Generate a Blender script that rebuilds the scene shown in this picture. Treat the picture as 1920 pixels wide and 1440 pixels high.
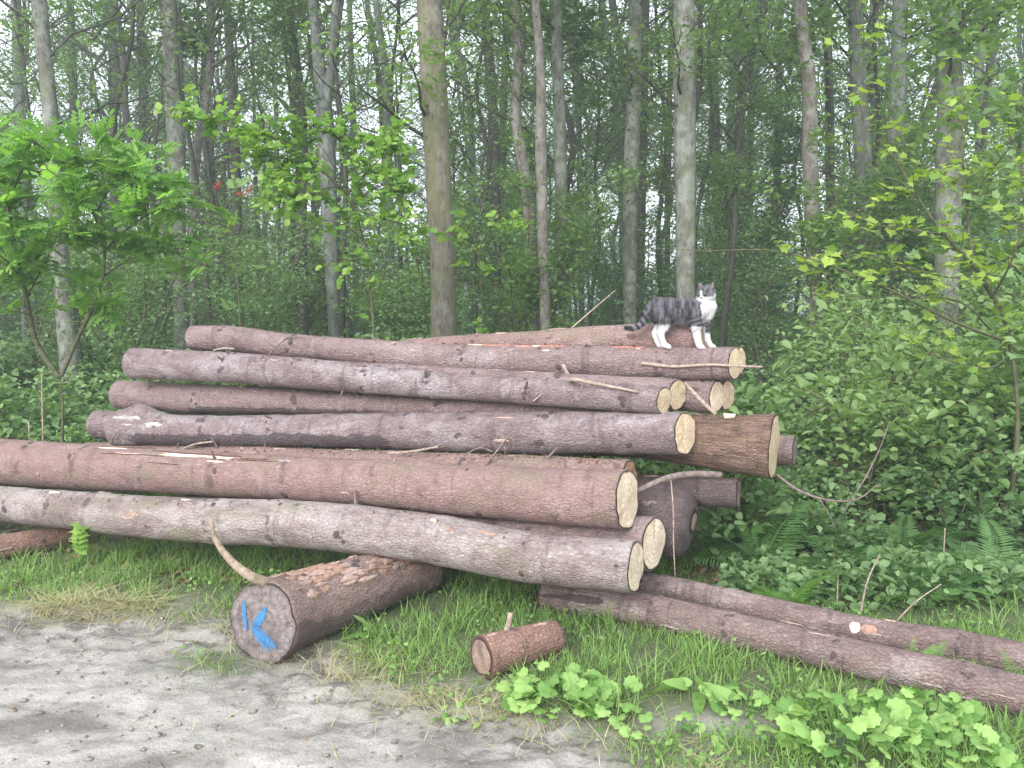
import bpy, math, random
import numpy as np
from mathutils import Vector, Matrix, noise as mnoise

# ------------------------------------------------------------------ camera, sky, sun, exposure
scene = bpy.context.scene
for o in list(bpy.data.objects):
    bpy.data.objects.remove(o)
FPX = 1495.0                      # focal length in pixels of the 1920 px wide photograph
CAM_H = 1.55
PITCH = math.atan(140 / 1495)     # the horizon lies 140 px above the middle of the photograph
cam_data = bpy.data.cameras.new('camera')
cam_data.sensor_width = 36.0
cam_data.lens = 36.0 * FPX / 1920.0
cam_data.clip_start = 0.05
cam_data.clip_end = 600
cam = bpy.data.objects.new('camera', cam_data)
scene.collection.objects.link(cam)
cam.location = (0, 0, CAM_H)
cam.rotation_euler = (math.pi / 2 - PITCH, 0, 0)
scene.camera = cam

SUN_EL, SUN_AZ = math.radians(33), math.radians(205)   # overcast: broad sun from behind the camera
world = bpy.data.worlds.new('World')
scene.world = world
world.use_nodes = True
wn, wl = world.node_tree.nodes, world.node_tree.links
wn.clear()
w_out = wn.new('ShaderNodeOutputWorld')
w_bg = wn.new('ShaderNodeBackground')
w_sky = wn.new('ShaderNodeTexSky')
w_sky.sky_type = 'NISHITA'
w_sky.sun_disc = False
w_sky.sun_elevation = SUN_EL
w_sky.sun_rotation = SUN_AZ
w_sky.air_density = 1.0
w_sky.dust_density = 3.0
w_hs = wn.new('ShaderNodeHueSaturation')
w_hs.inputs['Saturation'].default_value = 0.30
wl.new(w_sky.outputs['Color'], w_hs.inputs['Color'])
w_mix = wn.new('ShaderNodeMix')            # even cloud cover over the clear sky
w_mix.data_type = 'RGBA'
w_mix.inputs[0].default_value = 0.7
w_mix.inputs[7].default_value = (4.85, 5.2, 5.8, 1)
wl.new(w_hs.outputs['Color'], w_mix.inputs[6])
wl.new(w_mix.outputs[2], w_bg.inputs['Color'])
w_bg.inputs['Strength'].default_value = 0.15
wl.new(w_bg.outputs['Background'], w_out.inputs['Surface'])

sun_d = bpy.data.lights.new('sun', 'SUN')
sun_d.energy = 1.4
sun_d.angle = math.radians(40)
sun_d.color = (1.0, 0.98, 0.98)
sun = bpy.data.objects.new('sun', sun_d)
scene.collection.objects.link(sun)
sdir = Vector((math.sin(SUN_AZ) * math.cos(SUN_EL), math.cos(SUN_AZ) * math.cos(SUN_EL), math.sin(SUN_EL)))
sun.rotation_euler = sdir.to_track_quat('Z', 'Y').to_euler()
sun.location = sdir * 40

scene.view_settings.view_transform = 'Standard'
scene.view_settings.look = 'None'
scene.view_settings.gamma = 1.0
scene.view_settings.use_curve_mapping = False
scene.view_settings.exposure = 1.58
scene.render.engine = 'CYCLES'
scene.cycles.use_denoising = True
scene.cycles.max_bounces = 6
scene.cycles.diffuse_bounces = 3
scene.cycles.glossy_bounces = 2
scene.cycles.transmission_bounces = 4
scene.cycles.volume_bounces = 0
scene.cycles.transparent_max_bounces = 8
scene.cycles.use_adaptive_sampling = True

# ------------------------------------------------------------------ helpers
COL = scene.collection
cP, sP = math.cos(PITCH), math.sin(PITCH)
RNG = np.random.default_rng(7)
random.seed(7)

def ray(u, v):
    """direction through photograph pixel (u, v), scaled to one metre of depth along y"""
    a, b = (u - 960) / FPX, (720 - v) / FPX
    d = np.array([a, cP + b * sP, -sP + b * cP])
    return d / d[1]

CAMP = np.array([0.0, 0.0, CAM_H])
def at(u, v, depth):
    return CAMP + ray(u, v) * depth

def sstep(a, b, x):
    t = np.clip((np.asarray(x, float) - a) / (b - a), 0, 1)
    return t * t * (3 - 2 * t)

def vnoise(x, y, seed=0):
    """vectorised value noise in 0..1"""
    x = np.asarray(x, float); y = np.asarray(y, float)
    xi, yi = np.floor(x).astype(np.int64), np.floor(y).astype(np.int64)
    fx, fy = x - xi, y - yi
    fx = fx * fx * (3 - 2 * fx); fy = fy * fy * (3 - 2 * fy)
    def h(i, j):
        n = (i * 374761393 + j * 668265263 + seed * 1274126177) & 0x7fffffff
        n = ((n ^ (n >> 13)) * 1274126177) & 0x7fffffff
        n = (n ^ (n >> 16)) & 0x7fffffff
        return n / float(0x7fffffff)
    a, b, c, d = h(xi, yi), h(xi + 1, yi), h(xi, yi + 1), h(xi + 1, yi + 1)
    return (a * (1 - fx) + b * fx) * (1 - fy) + (c * (1 - fx) + d * fx) * fy

def fbm(x, y, seed=0, oct=4):
    s, a, t = 0, 1.0, 0
    for k in range(oct):
        s = s + a * vnoise(x * 2 ** k, y * 2 ** k, seed + k * 17); t += a; a *= 0.5
    return s / t

def mesh_np(name, verts, faces, attrs=None, smooth=True):
    """verts (n,3); faces: list of int arrays (m,k)"""
    me = bpy.data.meshes.new(name)
    verts = np.asarray(verts, np.float32)
    if isinstance(faces, np.ndarray):
        faces = [faces]
    faces = [np.asarray(f, np.int32) for f in faces if len(f)]
    me.vertices.add(len(verts))
    me.vertices.foreach_set('co', verts.ravel())
    nl = sum(f.size for f in faces); nf = sum(len(f) for f in faces)
    me.loops.add(nl); me.polygons.add(nf)
    me.loops.foreach_set('vertex_index', np.concatenate([f.ravel() for f in faces]))
    st, pos = [], 0
    for f in faces:
        st.append(pos + np.arange(len(f)) * f.shape[1]); pos += f.size
    me.polygons.foreach_set('loop_start', np.concatenate(st).astype(np.int32))
    if smooth:
        me.polygons.foreach_set('use_smooth', np.ones(nf, bool))
    for an, av in (attrs or {}).items():
        av = np.asarray(av, np.float32)
        if av.ndim == 1:
            at_ = me.attributes.new(an, 'FLOAT', 'POINT'); at_.data.foreach_set('value', av)
        elif av.shape[1] == 3:
            at_ = me.attributes.new(an, 'FLOAT_VECTOR', 'POINT'); at_.data.foreach_set('vector', av.ravel())
        else:
            at_ = me.attributes.new(an, 'FLOAT_COLOR', 'POINT'); at_.data.foreach_set('color', av.ravel())
    me.update(); me.validate()
    return me

def obj(name, me, mat=None, parent=None, loc=None):
    o = bpy.data.objects.new(name, me)
    COL.objects.link(o)
    if mat is not None and me is not None and not me.materials:
        me.materials.append(mat)
    if parent is not None:
        o.parent = parent
    if loc is not None:
        o.location = loc
    return o

def tag(o, label, cat, group=None):
    o['label'] = label; o['category'] = cat
    if group: o['group'] = group
    return o

def thing(name, label, cat, loc, group=None):
    o = bpy.data.objects.new(name, None)
    o.empty_display_size = 0.1
    COL.objects.link(o)
    o.location = loc
    return tag(o, label, cat, group)

def structure(o):
    o['kind'] = 'structure'; return o

def stuff(o):
    o['kind'] = 'stuff'; return o

class MB:
    """collects geometry into one mesh"""
    def __init__(s):
        s.v, s.f, s.a, s.n = [], {}, {}, 0
    def add(s, v, f, **attrs):
        v = np.asarray(v, float); f = np.asarray(f)
        s.v.append(v); s.f.setdefault(f.shape[1], []).append(f + s.n); s.n += len(v)
        for k, x in attrs.items():
            s.a.setdefault(k, []).append(np.broadcast_to(np.asarray(x, float), (len(v),) + np.shape(x)[1:]) if np.ndim(x) else np.full(len(v), float(x)))
    def mesh(s, name, off=None, smooth=True):
        v = np.concatenate(s.v)
        if off is not None: v = v - np.asarray(off, float)
        return mesh_np(name, v, [np.concatenate(x) for x in s.f.values()], {k: np.concatenate(x) for k, x in s.a.items()}, smooth)

def catmull(P, n):
    """resample rows of P (any columns) to n points, smooth"""
    P = np.asarray(P, float)
    if len(P) == 2:
        t = np.linspace(0, 1, n)[:, None]
        return P[0] * (1 - t) + P[1] * t
    d = np.r_[0, np.cumsum(np.linalg.norm(np.diff(P[:, :3], axis=0), axis=1))]
    d /= d[-1]
    m = np.gradient(P, d, axis=0)
    t = np.linspace(0, 1, n)
    i = np.clip(np.searchsorted(d, t, side='right') - 1, 0, len(P) - 2)
    h = (d[i + 1] - d[i])[:, None]; x = ((t - d[i]) / (d[i + 1] - d[i]))[:, None]
    return ((2 * x**3 - 3 * x**2 + 1) * P[i] + (x**3 - 2 * x**2 + x) * h * m[i] + (-2 * x**3 + 3 * x**2) * P[i + 1] + (x**3 - x**2) * h * m[i + 1])

def frames(C):
    T = np.gradient(C, axis=0)
    T /= np.linalg.norm(T, axis=1)[:, None]
    ref = np.array([0, 0, 1.0]) if abs(T[:, 2]).mean() < 0.8 else np.array([1.0, 0, 0])
    A = np.cross(T, ref); A /= np.linalg.norm(A, axis=1)[:, None]
    B = np.cross(A, T)
    return T, A, B

def tube(P, radii, sides=6, n=None, cap=True):
    """P polyline, radii per point -> verts, quads"""
    P = np.asarray(P, float); radii = np.broadcast_to(np.asarray(radii, float), (len(P),))
    Q = np.c_[P, radii]
    if n: Q = catmull(Q, n)
    C, R = Q[:, :3], np.maximum(Q[:, 3], 1e-4)
    T, A, B = frames(C)
    th = np.linspace(0, 2 * np.pi, sides, endpoint=False)
    V = C[:, None] + R[:, None, None] * (A[:, None] * np.cos(th)[None, :, None] + B[:, None] * np.sin(th)[None, :, None])
    m = len(C); V = V.reshape(-1, 3)
    i = np.arange(m - 1)[:, None] * sides; j = np.arange(sides)[None]; k = (j + 1) % sides
    F = np.stack([i + j, i + sides + j, i + sides + k, i + k], -1).reshape(-1, 4)
    if cap:
        V = np.r_[V, [C[0], C[-1]]]
        a, b = len(V) - 2, len(V) - 1
        jj = np.arange(sides); kk = (jj + 1) % sides
        F = np.r_[F, np.stack([np.full(sides, a), jj, kk, np.full(sides, a)], -1)[:, [0, 1, 2, 2]]] if False else F
        e = (m - 1) * sides
        F3 = np.r_[np.stack([np.full(sides, a), jj, kk], -1), np.stack([np.full(sides, b), e + kk, e + jj], -1)]
        return V, F, F3
    return V, F, np.zeros((0, 3), int)

def add_tube(mb, P, radii, sides=6, n=None, cap=True, **attrs):
    V, F, F3 = tube(P, radii, sides, n, cap)
    base = mb.n
    mb.add(V, F, **attrs)
    if len(F3):
        mb.f.setdefault(3, []).append(F3 + base)

def unit(v):
    v = np.asarray(v, float)
    return v / (np.linalg.norm(v, axis=-1, keepdims=True) + 1e-9)

def leaf_cards(C, L, W, rng, upb=0.9, fold=0.18, droop=0.2, six=False):
    """leaves at C: rhombs, or six-cornered blades folded along the midrib; verts, quads, tint"""
    n = len(C)
    L = np.broadcast_to(L, (n,)) * rng.uniform(0.7, 1.25, n); W = np.broadcast_to(W, (n,)) * rng.uniform(0.75, 1.2, n)
    if six:
        k = np.exp(rng.normal(0, 0.25, n)); L = L * k; W = W * k
    az = rng.uniform(0, 2 * np.pi, n)
    d = unit(np.c_[np.cos(az), np.sin(az), rng.normal(-droop, 0.35, n)])
    nr = unit(np.c_[rng.normal(0, 0.55, n), rng.normal(0, 0.55, n), np.full(n, upb)])
    s = unit(np.cross(nr, d)); nr = unit(np.cross(d, s))
    L_, W_ = L[:, None], W[:, None]
    tint = rng.uniform(0, 1, n)
    if six:
        b = C - d * L_ * 0.5; tip = C + d * L_ * 0.5 - nr * L_ * 0.16
        side = lambda q, t, w: C + s * W_ * q * w + nr * (W_ * fold - L_ * 0.10 * t) + d * L_ * (t - 0.5)
        v = np.stack([b, side(1, 0.28, 0.47), side(1, 0.66, 0.40), tip, side(-1, 0.66, 0.40), side(-1, 0.28, 0.47)], 1).reshape(-1, 3)
        i = np.arange(n)[:, None] * 6
        return v, np.concatenate([i + [0, 1, 2, 3], i + [0, 3, 4, 5]]), np.repeat(tint, 6)
    v = np.stack([C - d * L_ * 0.5, C + s * W_ * 0.5 + nr * W_ * fold - d * L_ * 0.06, C + d * L_ * 0.5 - nr * L_ * 0.08, C - s * W_ * 0.5 + nr * W_ * fold - d * L_ * 0.06], 1).reshape(-1, 3)
    return v, np.arange(4 * n).reshape(n, 4), np.repeat(tint, 4)

# ------------------------------------------------------------------ materials
def new_mat(name):
    m = bpy.data.materials.new(name); m.use_nodes = True
    nt = m.node_tree; nt.nodes.clear()
    out = nt.nodes.new('ShaderNodeOutputMaterial')
    return m, nt, out

def node(nt, typ, **kw):
    n = nt.nodes.new(typ)
    for k, v in kw.items():
        if k in n.inputs.keys(): n.inputs[k].default_value = v
        else: setattr(n, k, v)
    return n

def ramp(nt, fac, stops):
    r = nt.nodes.new('ShaderNodeValToRGB')
    e = r.color_ramp.elements
    while len(e) < len(stops): e.new(0.5)
    for i, (p, c) in enumerate(stops):
        e[i].position = p; e[i].color = (*c, 1) if len(c) == 3 else c
    nt.links.new(fac, r.inputs['Fac'])
    return r.outputs['Color']

def mixc(nt, fac, a, b, mode='MIX'):
    m = nt.nodes.new('ShaderNodeMix'); m.data_type = 'RGBA'; m.blend_type = mode
    if isinstance(fac, (int, float)): m.inputs[0].default_value = fac
    else: nt.links.new(fac, m.inputs[0])
    for sock, x in ((m.inputs[6], a), (m.inputs[7], b)):
        if isinstance(x, tuple): sock.default_value = (*x, 1)
        else: nt.links.new(x, sock)
    return m.outputs[2]

def math_n(nt, op, a, b=None, clamp=False):
    m = nt.nodes.new('ShaderNodeMath'); m.operation = op; m.use_clamp = clamp
    for i, x in enumerate((a, b)):
        if x is None: continue
        if isinstance(x, (int, float)): m.inputs[i].default_value = x
        else: nt.links.new(x, m.inputs[i])
    return m.outputs[0]

def noise_n(nt, vec, scale, detail=3, rough=0.55, dist=0.0):
    n = node(nt, 'ShaderNodeTexNoise'); n.inputs['Scale'].default_value = scale
    n.inputs['Detail'].default_value = detail; n.inputs['Roughness'].default_value = rough; n.inputs['Distortion'].default_value = dist
    if vec is not None: nt.links.new(vec, n.inputs['Vector'])
    return n.outputs['Fac']

def mapped(nt, vec, scale):
    m = node(nt, 'ShaderNodeMapping'); m.inputs['Scale'].default_value = scale
    nt.links.new(vec, m.inputs['Vector'])
    return m.outputs['Vector']

def attr(nt, name):
    return node(nt, 'ShaderNodeAttribute', attribute_name=name)

def bump(nt, h, strength=0.4, dist=0.01):
    b = node(nt, 'ShaderNodeBump'); b.inputs['Strength'].default_value = strength; b.inputs['Distance'].default_value = dist
    nt.links.new(h, b.inputs['Height'])
    return b.outputs['Normal']

def principled(nt, out, color, rough=0.85, normal=None, spec=0.25):
    p = node(nt, 'ShaderNodeBsdfPrincipled')
    if isinstance(color, tuple): p.inputs['Base Color'].default_value = (*color, 1)
    else: nt.links.new(color, p.inputs['Base Color'])
    if isinstance(rough, (int, float)): p.inputs['Roughness'].default_value = rough
    else: nt.links.new(rough, p.inputs['Roughness'])
    p.inputs['Specular IOR Level'].default_value = spec
    if normal is not None: nt.links.new(normal, p.inputs['Normal'])
    nt.links.new(p.outputs[0], out.inputs['Surface'])
    return p

def leaf_mat(name, dark, light, trans=0.35, extra=None, spec=0.3, rough=0.55):
    """leaf: two tones by the leaf's own tint and the plant, some light passing through"""
    m, nt, out = new_mat(name)
    t = attr(nt, 'tint').outputs['Fac']
    oi = node(nt, 'ShaderNodeObjectInfo').outputs['Random']
    k = math_n(nt, 'ADD', math_n(nt, 'MULTIPLY', t, 0.65), math_n(nt, 'MULTIPLY', oi, 0.35))
    stops = [(0.08, dark), (0.85, light)]
    if extra: stops += [(0.95, light), (0.985, extra)]
    c = ramp(nt, k, stops)
    p = principled(nt, out, c, rough, None, spec)
    tr = node(nt, 'ShaderNodeBsdfTranslucent')
    c2 = mixc(nt, 1.0, c, (1.15, 1.25, 0.55), 'MULTIPLY')
    nt.links.new(c2, tr.inputs['Color'])
    mx = node(nt, 'ShaderNodeMixShader'); mx.inputs[0].default_value = trans
    nt.links.new(p.outputs[0], mx.inputs[1]); nt.links.new(tr.outputs[0], mx.inputs[2])
    nt.links.new(mx.outputs[0], out.inputs['Surface'])
    return m

def log_bark(name, main, pale, dark, rough_scale=1.0, moss=None, furrow=0.0, pale_at=0.55):
    """bark in straightened log coordinates (x along the log)"""
    m, nt, out = new_mat(name)
    co = attr(nt, 'bark_co').outputs['Vector']
    big = noise_n(nt, mapped(nt, co, (2.2, 5.0, 5.0)), 1.0, 6, 0.68, 0.8)
    mid = noise_n(nt, mapped(nt, co, (12, 17, 17)), 1.0, 6, 0.70, 0.4)
    fine = noise_n(nt, mapped(nt, co, (85, 130, 130)), 1.0, 3, 0.75)
    ring = noise_n(nt, mapped(nt, co, (9.0, 1.5, 1.5)), 1.0, 4, 0.6, 1.6)
    vo = node(nt, 'ShaderNodeTexVoronoi', feature='DISTANCE_TO_EDGE'); vo.inputs['Scale'].default_value = 1.0
    wob = node(nt, 'ShaderNodeVectorMath', operation='ADD')
    nt.links.new(mapped(nt, co, (34, 62, 62)), wob.inputs[0])
    nn = node(nt, 'ShaderNodeTexNoise'); nn.inputs['Scale'].default_value = 30; nt.links.new(co, nn.inputs['Vector']); nt.links.new(nn.outputs['Color'], wob.inputs[1])
    nt.links.new(wob.outputs[0], vo.inputs['Vector'])
    plate = ramp(nt, vo.outputs['Distance'], [(0.02, (0, 0, 0)), (0.16, (1, 1, 1))])
    c = ramp(nt, big, [(0.28, tuple(x * 0.72 for x in main)), (0.44, main), (pale_at, tuple(x * 1.05 for x in main)), (pale_at + 0.13, pale)])
    c = mixc(nt, math_n(nt, 'MULTIPLY', ramp(nt, mid, [(0.50, (0, 0, 0)), (0.68, (1, 1, 1))]), 0.55), c, dark)
    c = mixc(nt, math_n(nt, 'MULTIPLY', ramp(nt, mid, [(0.30, (1, 1, 1)), (0.45, (0, 0, 0))]), 0.55), c, pale)
    c = mixc(nt, math_n(nt, 'MULTIPLY', ramp(nt, ring, [(0.56, (0, 0, 0)), (0.66, (1, 1, 1))]), 0.5), c, dark)
    c = mixc(nt, math_n(nt, 'MULTIPLY', ramp(nt, fine, [(0.36, (1, 1, 1)), (0.54, (0, 0, 0))]), 0.42), c, tuple(x * 0.5 for x in main))
    c = mixc(nt, math_n(nt, 'MULTIPLY', ramp(nt, fine, [(0.58, (0, 0, 0)), (0.72, (1, 1, 1))]), 0.32), c, tuple(min(1, x * 1.4) for x in pale))
    c = mixc(nt, math_n(nt, 'MULTIPLY', math_n(nt, 'SUBTRACT', 1.0, plate), 0.16), c, dark)
    if moss:
        mo = noise_n(nt, mapped(nt, co, (2.2, 6, 6)), 1.3, 5, 0.68)
        c = mixc(nt, math_n(nt, 'MULTIPLY', ramp(nt, mo, [(0.50, (0, 0, 0)), (0.64, (1, 1, 1))]), 0.6), c, moss)
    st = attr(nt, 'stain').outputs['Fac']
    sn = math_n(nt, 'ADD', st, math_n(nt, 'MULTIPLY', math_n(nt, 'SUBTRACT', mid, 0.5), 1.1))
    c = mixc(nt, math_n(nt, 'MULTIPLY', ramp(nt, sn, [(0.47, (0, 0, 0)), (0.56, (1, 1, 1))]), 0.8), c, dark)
    h = math_n(nt, 'ADD', math_n(nt, 'MULTIPLY', mid, 1.0), math_n(nt, 'MULTIPLY', fine, 0.5))
    h = math_n(nt, 'ADD', h, math_n(nt, 'MULTIPLY', plate, 0.25))
    if furrow:
        fr = noise_n(nt, mapped(nt, co, (7, 60, 60)), 1.0, 4, 0.6, 0.8)
        c = mixc(nt, math_n(nt, 'MULTIPLY', ramp(nt, fr, [(0.38, (1, 1, 1)), (0.52, (0, 0, 0))]), 0.75), c, dark)
        h = math_n(nt, 'ADD', h, math_n(nt, 'MULTIPLY', fr, furrow))
    principled(nt, out, c, 0.88, bump(nt, h, 0.9, 0.02 * rough_scale), 0.22)
    return m

def wood_face(name, light, mid, stain_c, rings=30.0, grey=0.0):
    """sawn end: rings, cracks and saw marks; face_co = (x, y in the face, radius 0..1)"""
    m, nt, out = new_mat(name)
    co = attr(nt, 'face_co').outputs['Vector']
    sep = node(nt, 'ShaderNodeSeparateXYZ'); nt.links.new(co, sep.inputs[0])
    rnd = math_n(nt, 'MULTIPLY', node(nt, 'ShaderNodeObjectInfo').outputs['Random'], 40.0)
    cx = node(nt, 'ShaderNodeCombineXYZ'); nt.links.new(rnd, cx.inputs[0]); nt.links.new(rnd, cx.inputs[1])
    ad = node(nt, 'ShaderNodeVectorMath', operation='ADD'); nt.links.new(co, ad.inputs[0]); nt.links.new(cx.outputs[0], ad.inputs[1])
    vco = ad.outputs[0]
    n1 = noise_n(nt, mapped(nt, vco, (14, 14, 0)), 1.0, 3, 0.6)
    rr = math_n(nt, 'ADD', math_n(nt, 'MULTIPLY', sep.outputs['Z'], rings), math_n(nt, 'MULTIPLY', n1, 7.0))
    c = mixc(nt, math_n(nt, 'MULTIPLY', math_n(nt, 'ADD', math_n(nt, 'SINE', rr), 1.0), 0.34), light, mid)
    c = mixc(nt, math_n(nt, 'MULTIPLY', ramp(nt, noise_n(nt, mapped(nt, vco, (11, 11, 0)), 1.0, 5, 0.65, 1.2), [(0.44, (0, 0, 0)), (0.62, (1, 1, 1))]), 0.8), c, stain_c)
    saw = noise_n(nt, mapped(nt, vco, (14, 190, 0)), 1.0, 3, 0.6)
    c = mixc(nt, math_n(nt, 'MULTIPLY', ramp(nt, saw, [(0.48, (0, 0, 0)), (0.66, (1, 1, 1))]), 0.5), c, mid)
    ang = math_n(nt, 'ARCTAN2', sep.outputs['Y'], sep.outputs['X'])
    ca = node(nt, 'ShaderNodeCombineXYZ'); nt.links.new(math_n(nt, 'ADD', math_n(nt, 'MULTIPLY', ang, 3.2), rnd), ca.inputs[0]); nt.links.new(math_n(nt, 'MULTIPLY', sep.outputs['Z'], 1.3), ca.inputs[1])
    ck = ramp(nt, noise_n(nt, ca.outputs[0], 2.2, 2, 0.5), [(0.475, (0, 0, 0)), (0.5, (1, 1, 1)), (0.525, (0, 0, 0))])
    c = mixc(nt, math_n(nt, 'MULTIPLY', ck, 0.7), c, tuple(x * 0.35 for x in mid))
    edge = ramp(nt, sep.outputs['Z'], [(0.86, (0, 0, 0)), (1.0, (1, 1, 1))])
    c = mixc(nt, math_n(nt, 'MULTIPLY', edge, 0.45), c, stain_c)
    principled(nt, out, c, 0.85, bump(nt, math_n(nt, 'SUBTRACT', saw, ck), 0.5, 0.004), 0.15)
    return m

def simple_mat(name, a, b, scale=30.0, rough=0.9, bumpd=0.004, co='Object'):
    m, nt, out = new_mat(name)
    tc = node(nt, 'ShaderNodeTexCoord').outputs[co]
    n = noise_n(nt, tc, scale, 4, 0.6)
    principled(nt, out, ramp(nt, n, [(0.32, a), (0.68, b)]), rough, bump(nt, n, 0.6, bumpd), 0.2)
    return m

def trunk_bark(name, main, dark, lichen, moss, lich=0.56, moss_at=0.6):
    m, nt, out = new_mat(name)
    tc = node(nt, 'ShaderNodeTexCoord').outputs['Object']
    big = noise_n(nt, mapped(nt, tc, (5, 5, 1.8)), 1.0, 4, 0.6, 0.5)
    fur = noise_n(nt, mapped(nt, tc, (45, 45, 11)), 1.0, 4, 0.65, 0.4)
    l2 = noise_n(nt, mapped(nt, tc, (8, 8, 5)), 1.0, 4, 0.65)
    c = ramp(nt, fur, [(0.34, dark), (0.55, main)])
    c = mixc(nt, math_n(nt, 'MULTIPLY', ramp(nt, l2, [(lich - 0.05, (0, 0, 0)), (lich + 0.08, (1, 1, 1))]), 0.75), c, lichen)
    c = mixc(nt, math_n(nt, 'MULTIPLY', ramp(nt, big, [(moss_at - 0.08, (0, 0, 0)), (moss_at + 0.07, (1, 1, 1))]), 0.7), c, moss)
    principled(nt, out, c, 0.95, bump(nt, fur, 0.7, 0.02), 0.1)
    return m

M = {}
M['log_mauve'] = log_bark('bark_mauve', (0.28, 0.200, 0.190), (0.385, 0.32, 0.315), (0.09, 0.065, 0.065))
M['log_grey'] = log_bark('bark_grey', (0.28, 0.215, 0.203), (0.425, 0.37, 0.352), (0.10, 0.078, 0.076), pale_at=0.45, moss=(0.22, 0.20, 0.135))
M['log_red'] = log_bark('bark_red', (0.295, 0.192, 0.178), (0.40, 0.30, 0.285), (0.13, 0.085, 0.078), moss=(0.225, 0.185, 0.135), pale_at=0.55)
M['log_greybrown'] = log_bark('bark_grey_brown', (0.255, 0.190, 0.188), (0.385, 0.335, 0.34), (0.072, 0.056, 0.06), pale_at=0.50)
M['log_rough'] = log_bark('bark_rough', (0.31, 0.20, 0.155), (0.38, 0.27, 0.22), (0.11, 0.072, 0.056), 1.6, moss=(0.23, 0.165, 0.09), furrow=1.4)
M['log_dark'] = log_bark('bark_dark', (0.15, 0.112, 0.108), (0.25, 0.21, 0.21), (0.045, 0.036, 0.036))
M['log_ground'] = log_bark('bark_ground', (0.235, 0.165, 0.152), (0.38, 0.305, 0.285), (0.055, 0.042, 0.044), pale_at=0.50)
M['log_orange'] = log_bark('bark_orange', (0.30, 0.175, 0.135), (0.42, 0.29, 0.25), (0.12, 0.08, 0.07))
M['log_stub'] = log_bark('bark_stub', (0.31, 0.21, 0.185), (0.42, 0.31, 0.275), (0.15, 0.112, 0.105), 1.5)
M['cut_stub'] = wood_face('sawn_stub', (0.24, 0.20, 0.19), (0.15, 0.125, 0.12), (0.10, 0.085, 0.085))
M['flake_grey'] = simple_mat('bark_flake_grey', (0.15, 0.105, 0.10), (0.36, 0.29, 0.275), 70, bumpd=0.01)
M['flake_pink'] = simple_mat('bark_flake_pink', (0.27, 0.175, 0.145), (0.44, 0.32, 0.275), 70, bumpd=0.01)
M['cut_fresh'] = wood_face('sawn_fresh', (0.76, 0.62, 0.45), (0.58, 0.42, 0.27), (0.54, 0.38, 0.24))
M['cut_pale'] = wood_face('sawn_pale', (0.80, 0.69, 0.54), (0.63, 0.49, 0.35), (0.56, 0.41, 0.29))
M['cut_yellow'] = wood_face('sawn_yellow', (0.69, 0.56, 0.39), (0.54, 0.41, 0.26), (0.44, 0.32, 0.20))
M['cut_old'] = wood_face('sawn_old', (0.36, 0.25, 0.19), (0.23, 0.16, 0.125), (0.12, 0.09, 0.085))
M['cut_grey'] = wood_face('sawn_grey', (0.24, 0.21, 0.20), (0.16, 0.135, 0.13), (0.10, 0.085, 0.085))
M['cut_brown'] = wood_face('sawn_brown', (0.46, 0.28, 0.18), (0.34, 0.19, 0.11), (0.2, 0.12, 0.08))
M['knot'] = simple_mat('knot_wood', (0.04, 0.03, 0.03), (0.14, 0.10, 0.095), 60)
M['twig'] = simple_mat('twig_bark', (0.10, 0.075, 0.065), (0.24, 0.19, 0.175), 50)
M['twig_pale'] = simple_mat('twig_pale', (0.19, 0.14, 0.11), (0.42, 0.33, 0.27), 50)
M['branch'] = simple_mat('branch_bark', (0.16, 0.12, 0.085), (0.34, 0.27, 0.20), 40)
M['bare_wood'] = simple_mat('bare_wood', (0.62, 0.45, 0.32), (0.82, 0.67, 0.52), 45)
M['crack'] = simple_mat('bark_crack', (0.05, 0.028, 0.022), (0.14, 0.075, 0.055), 60)
M['red_bast'] = simple_mat('red_bast', (0.34, 0.10, 0.07), (0.52, 0.24, 0.18), 60)
M['flake'] = simple_mat('bark_flake', (0.22, 0.125, 0.09), (0.42, 0.27, 0.205), 70, bumpd=0.01)
M['burl'] = simple_mat('burl_pale', (0.20, 0.18, 0.15), (0.46, 0.44, 0.42), 25)
M['blue_paint'] = simple_mat('blue_dry', (0.03, 0.20, 0.52), (0.05, 0.34, 0.75), 40, 0.6, 0.001)
M['tree_pale'] = trunk_bark('tree_bark_pale', (0.155, 0.15, 0.125), (0.065, 0.063, 0.054), (0.25, 0.27, 0.23), (0.11, 0.13, 0.065), 0.50)
M['tree_brown'] = trunk_bark('tree_bark_brown', (0.16, 0.145, 0.122), (0.068, 0.056, 0.045), (0.235, 0.22, 0.18), (0.125, 0.125, 0.06), 0.55, 0.52)
M['tree_dark'] = trunk_bark('tree_bark_dark', (0.07, 0.064, 0.052), (0.03, 0.028, 0.024), (0.115, 0.125, 0.10), (0.07, 0.085, 0.04), 0.60)
M['tree_grey'] = trunk_bark('tree_bark_grey', (0.135, 0.14, 0.125), (0.058, 0.06, 0.054), (0.21, 0.235, 0.205), (0.085, 0.105, 0.07), 0.55, 0.64)
M['tree_pinkish'] = trunk_bark('tree_bark_pinkish', (0.19, 0.165, 0.145), (0.08, 0.068, 0.06), (0.27, 0.26, 0.235), (0.12, 0.125, 0.075), 0.53, 0.66)
M['twig_green'] = simple_mat('twig_green', (0.055, 0.06, 0.035), (0.13, 0.12, 0.07), 30)
M['leaf_wood'] = leaf_mat('leaf_wood', (0.075, 0.14, 0.04), (0.25, 0.38, 0.12), 0.5)
M['leaf_canopy'] = leaf_mat('leaf_canopy', (0.07, 0.125, 0.045), (0.22, 0.33, 0.125), 0.55)
M['leaf_blue'] = leaf_mat('leaf_blue_green', (0.08, 0.155, 0.06), (0.26, 0.39, 0.18), 0.45)
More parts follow.
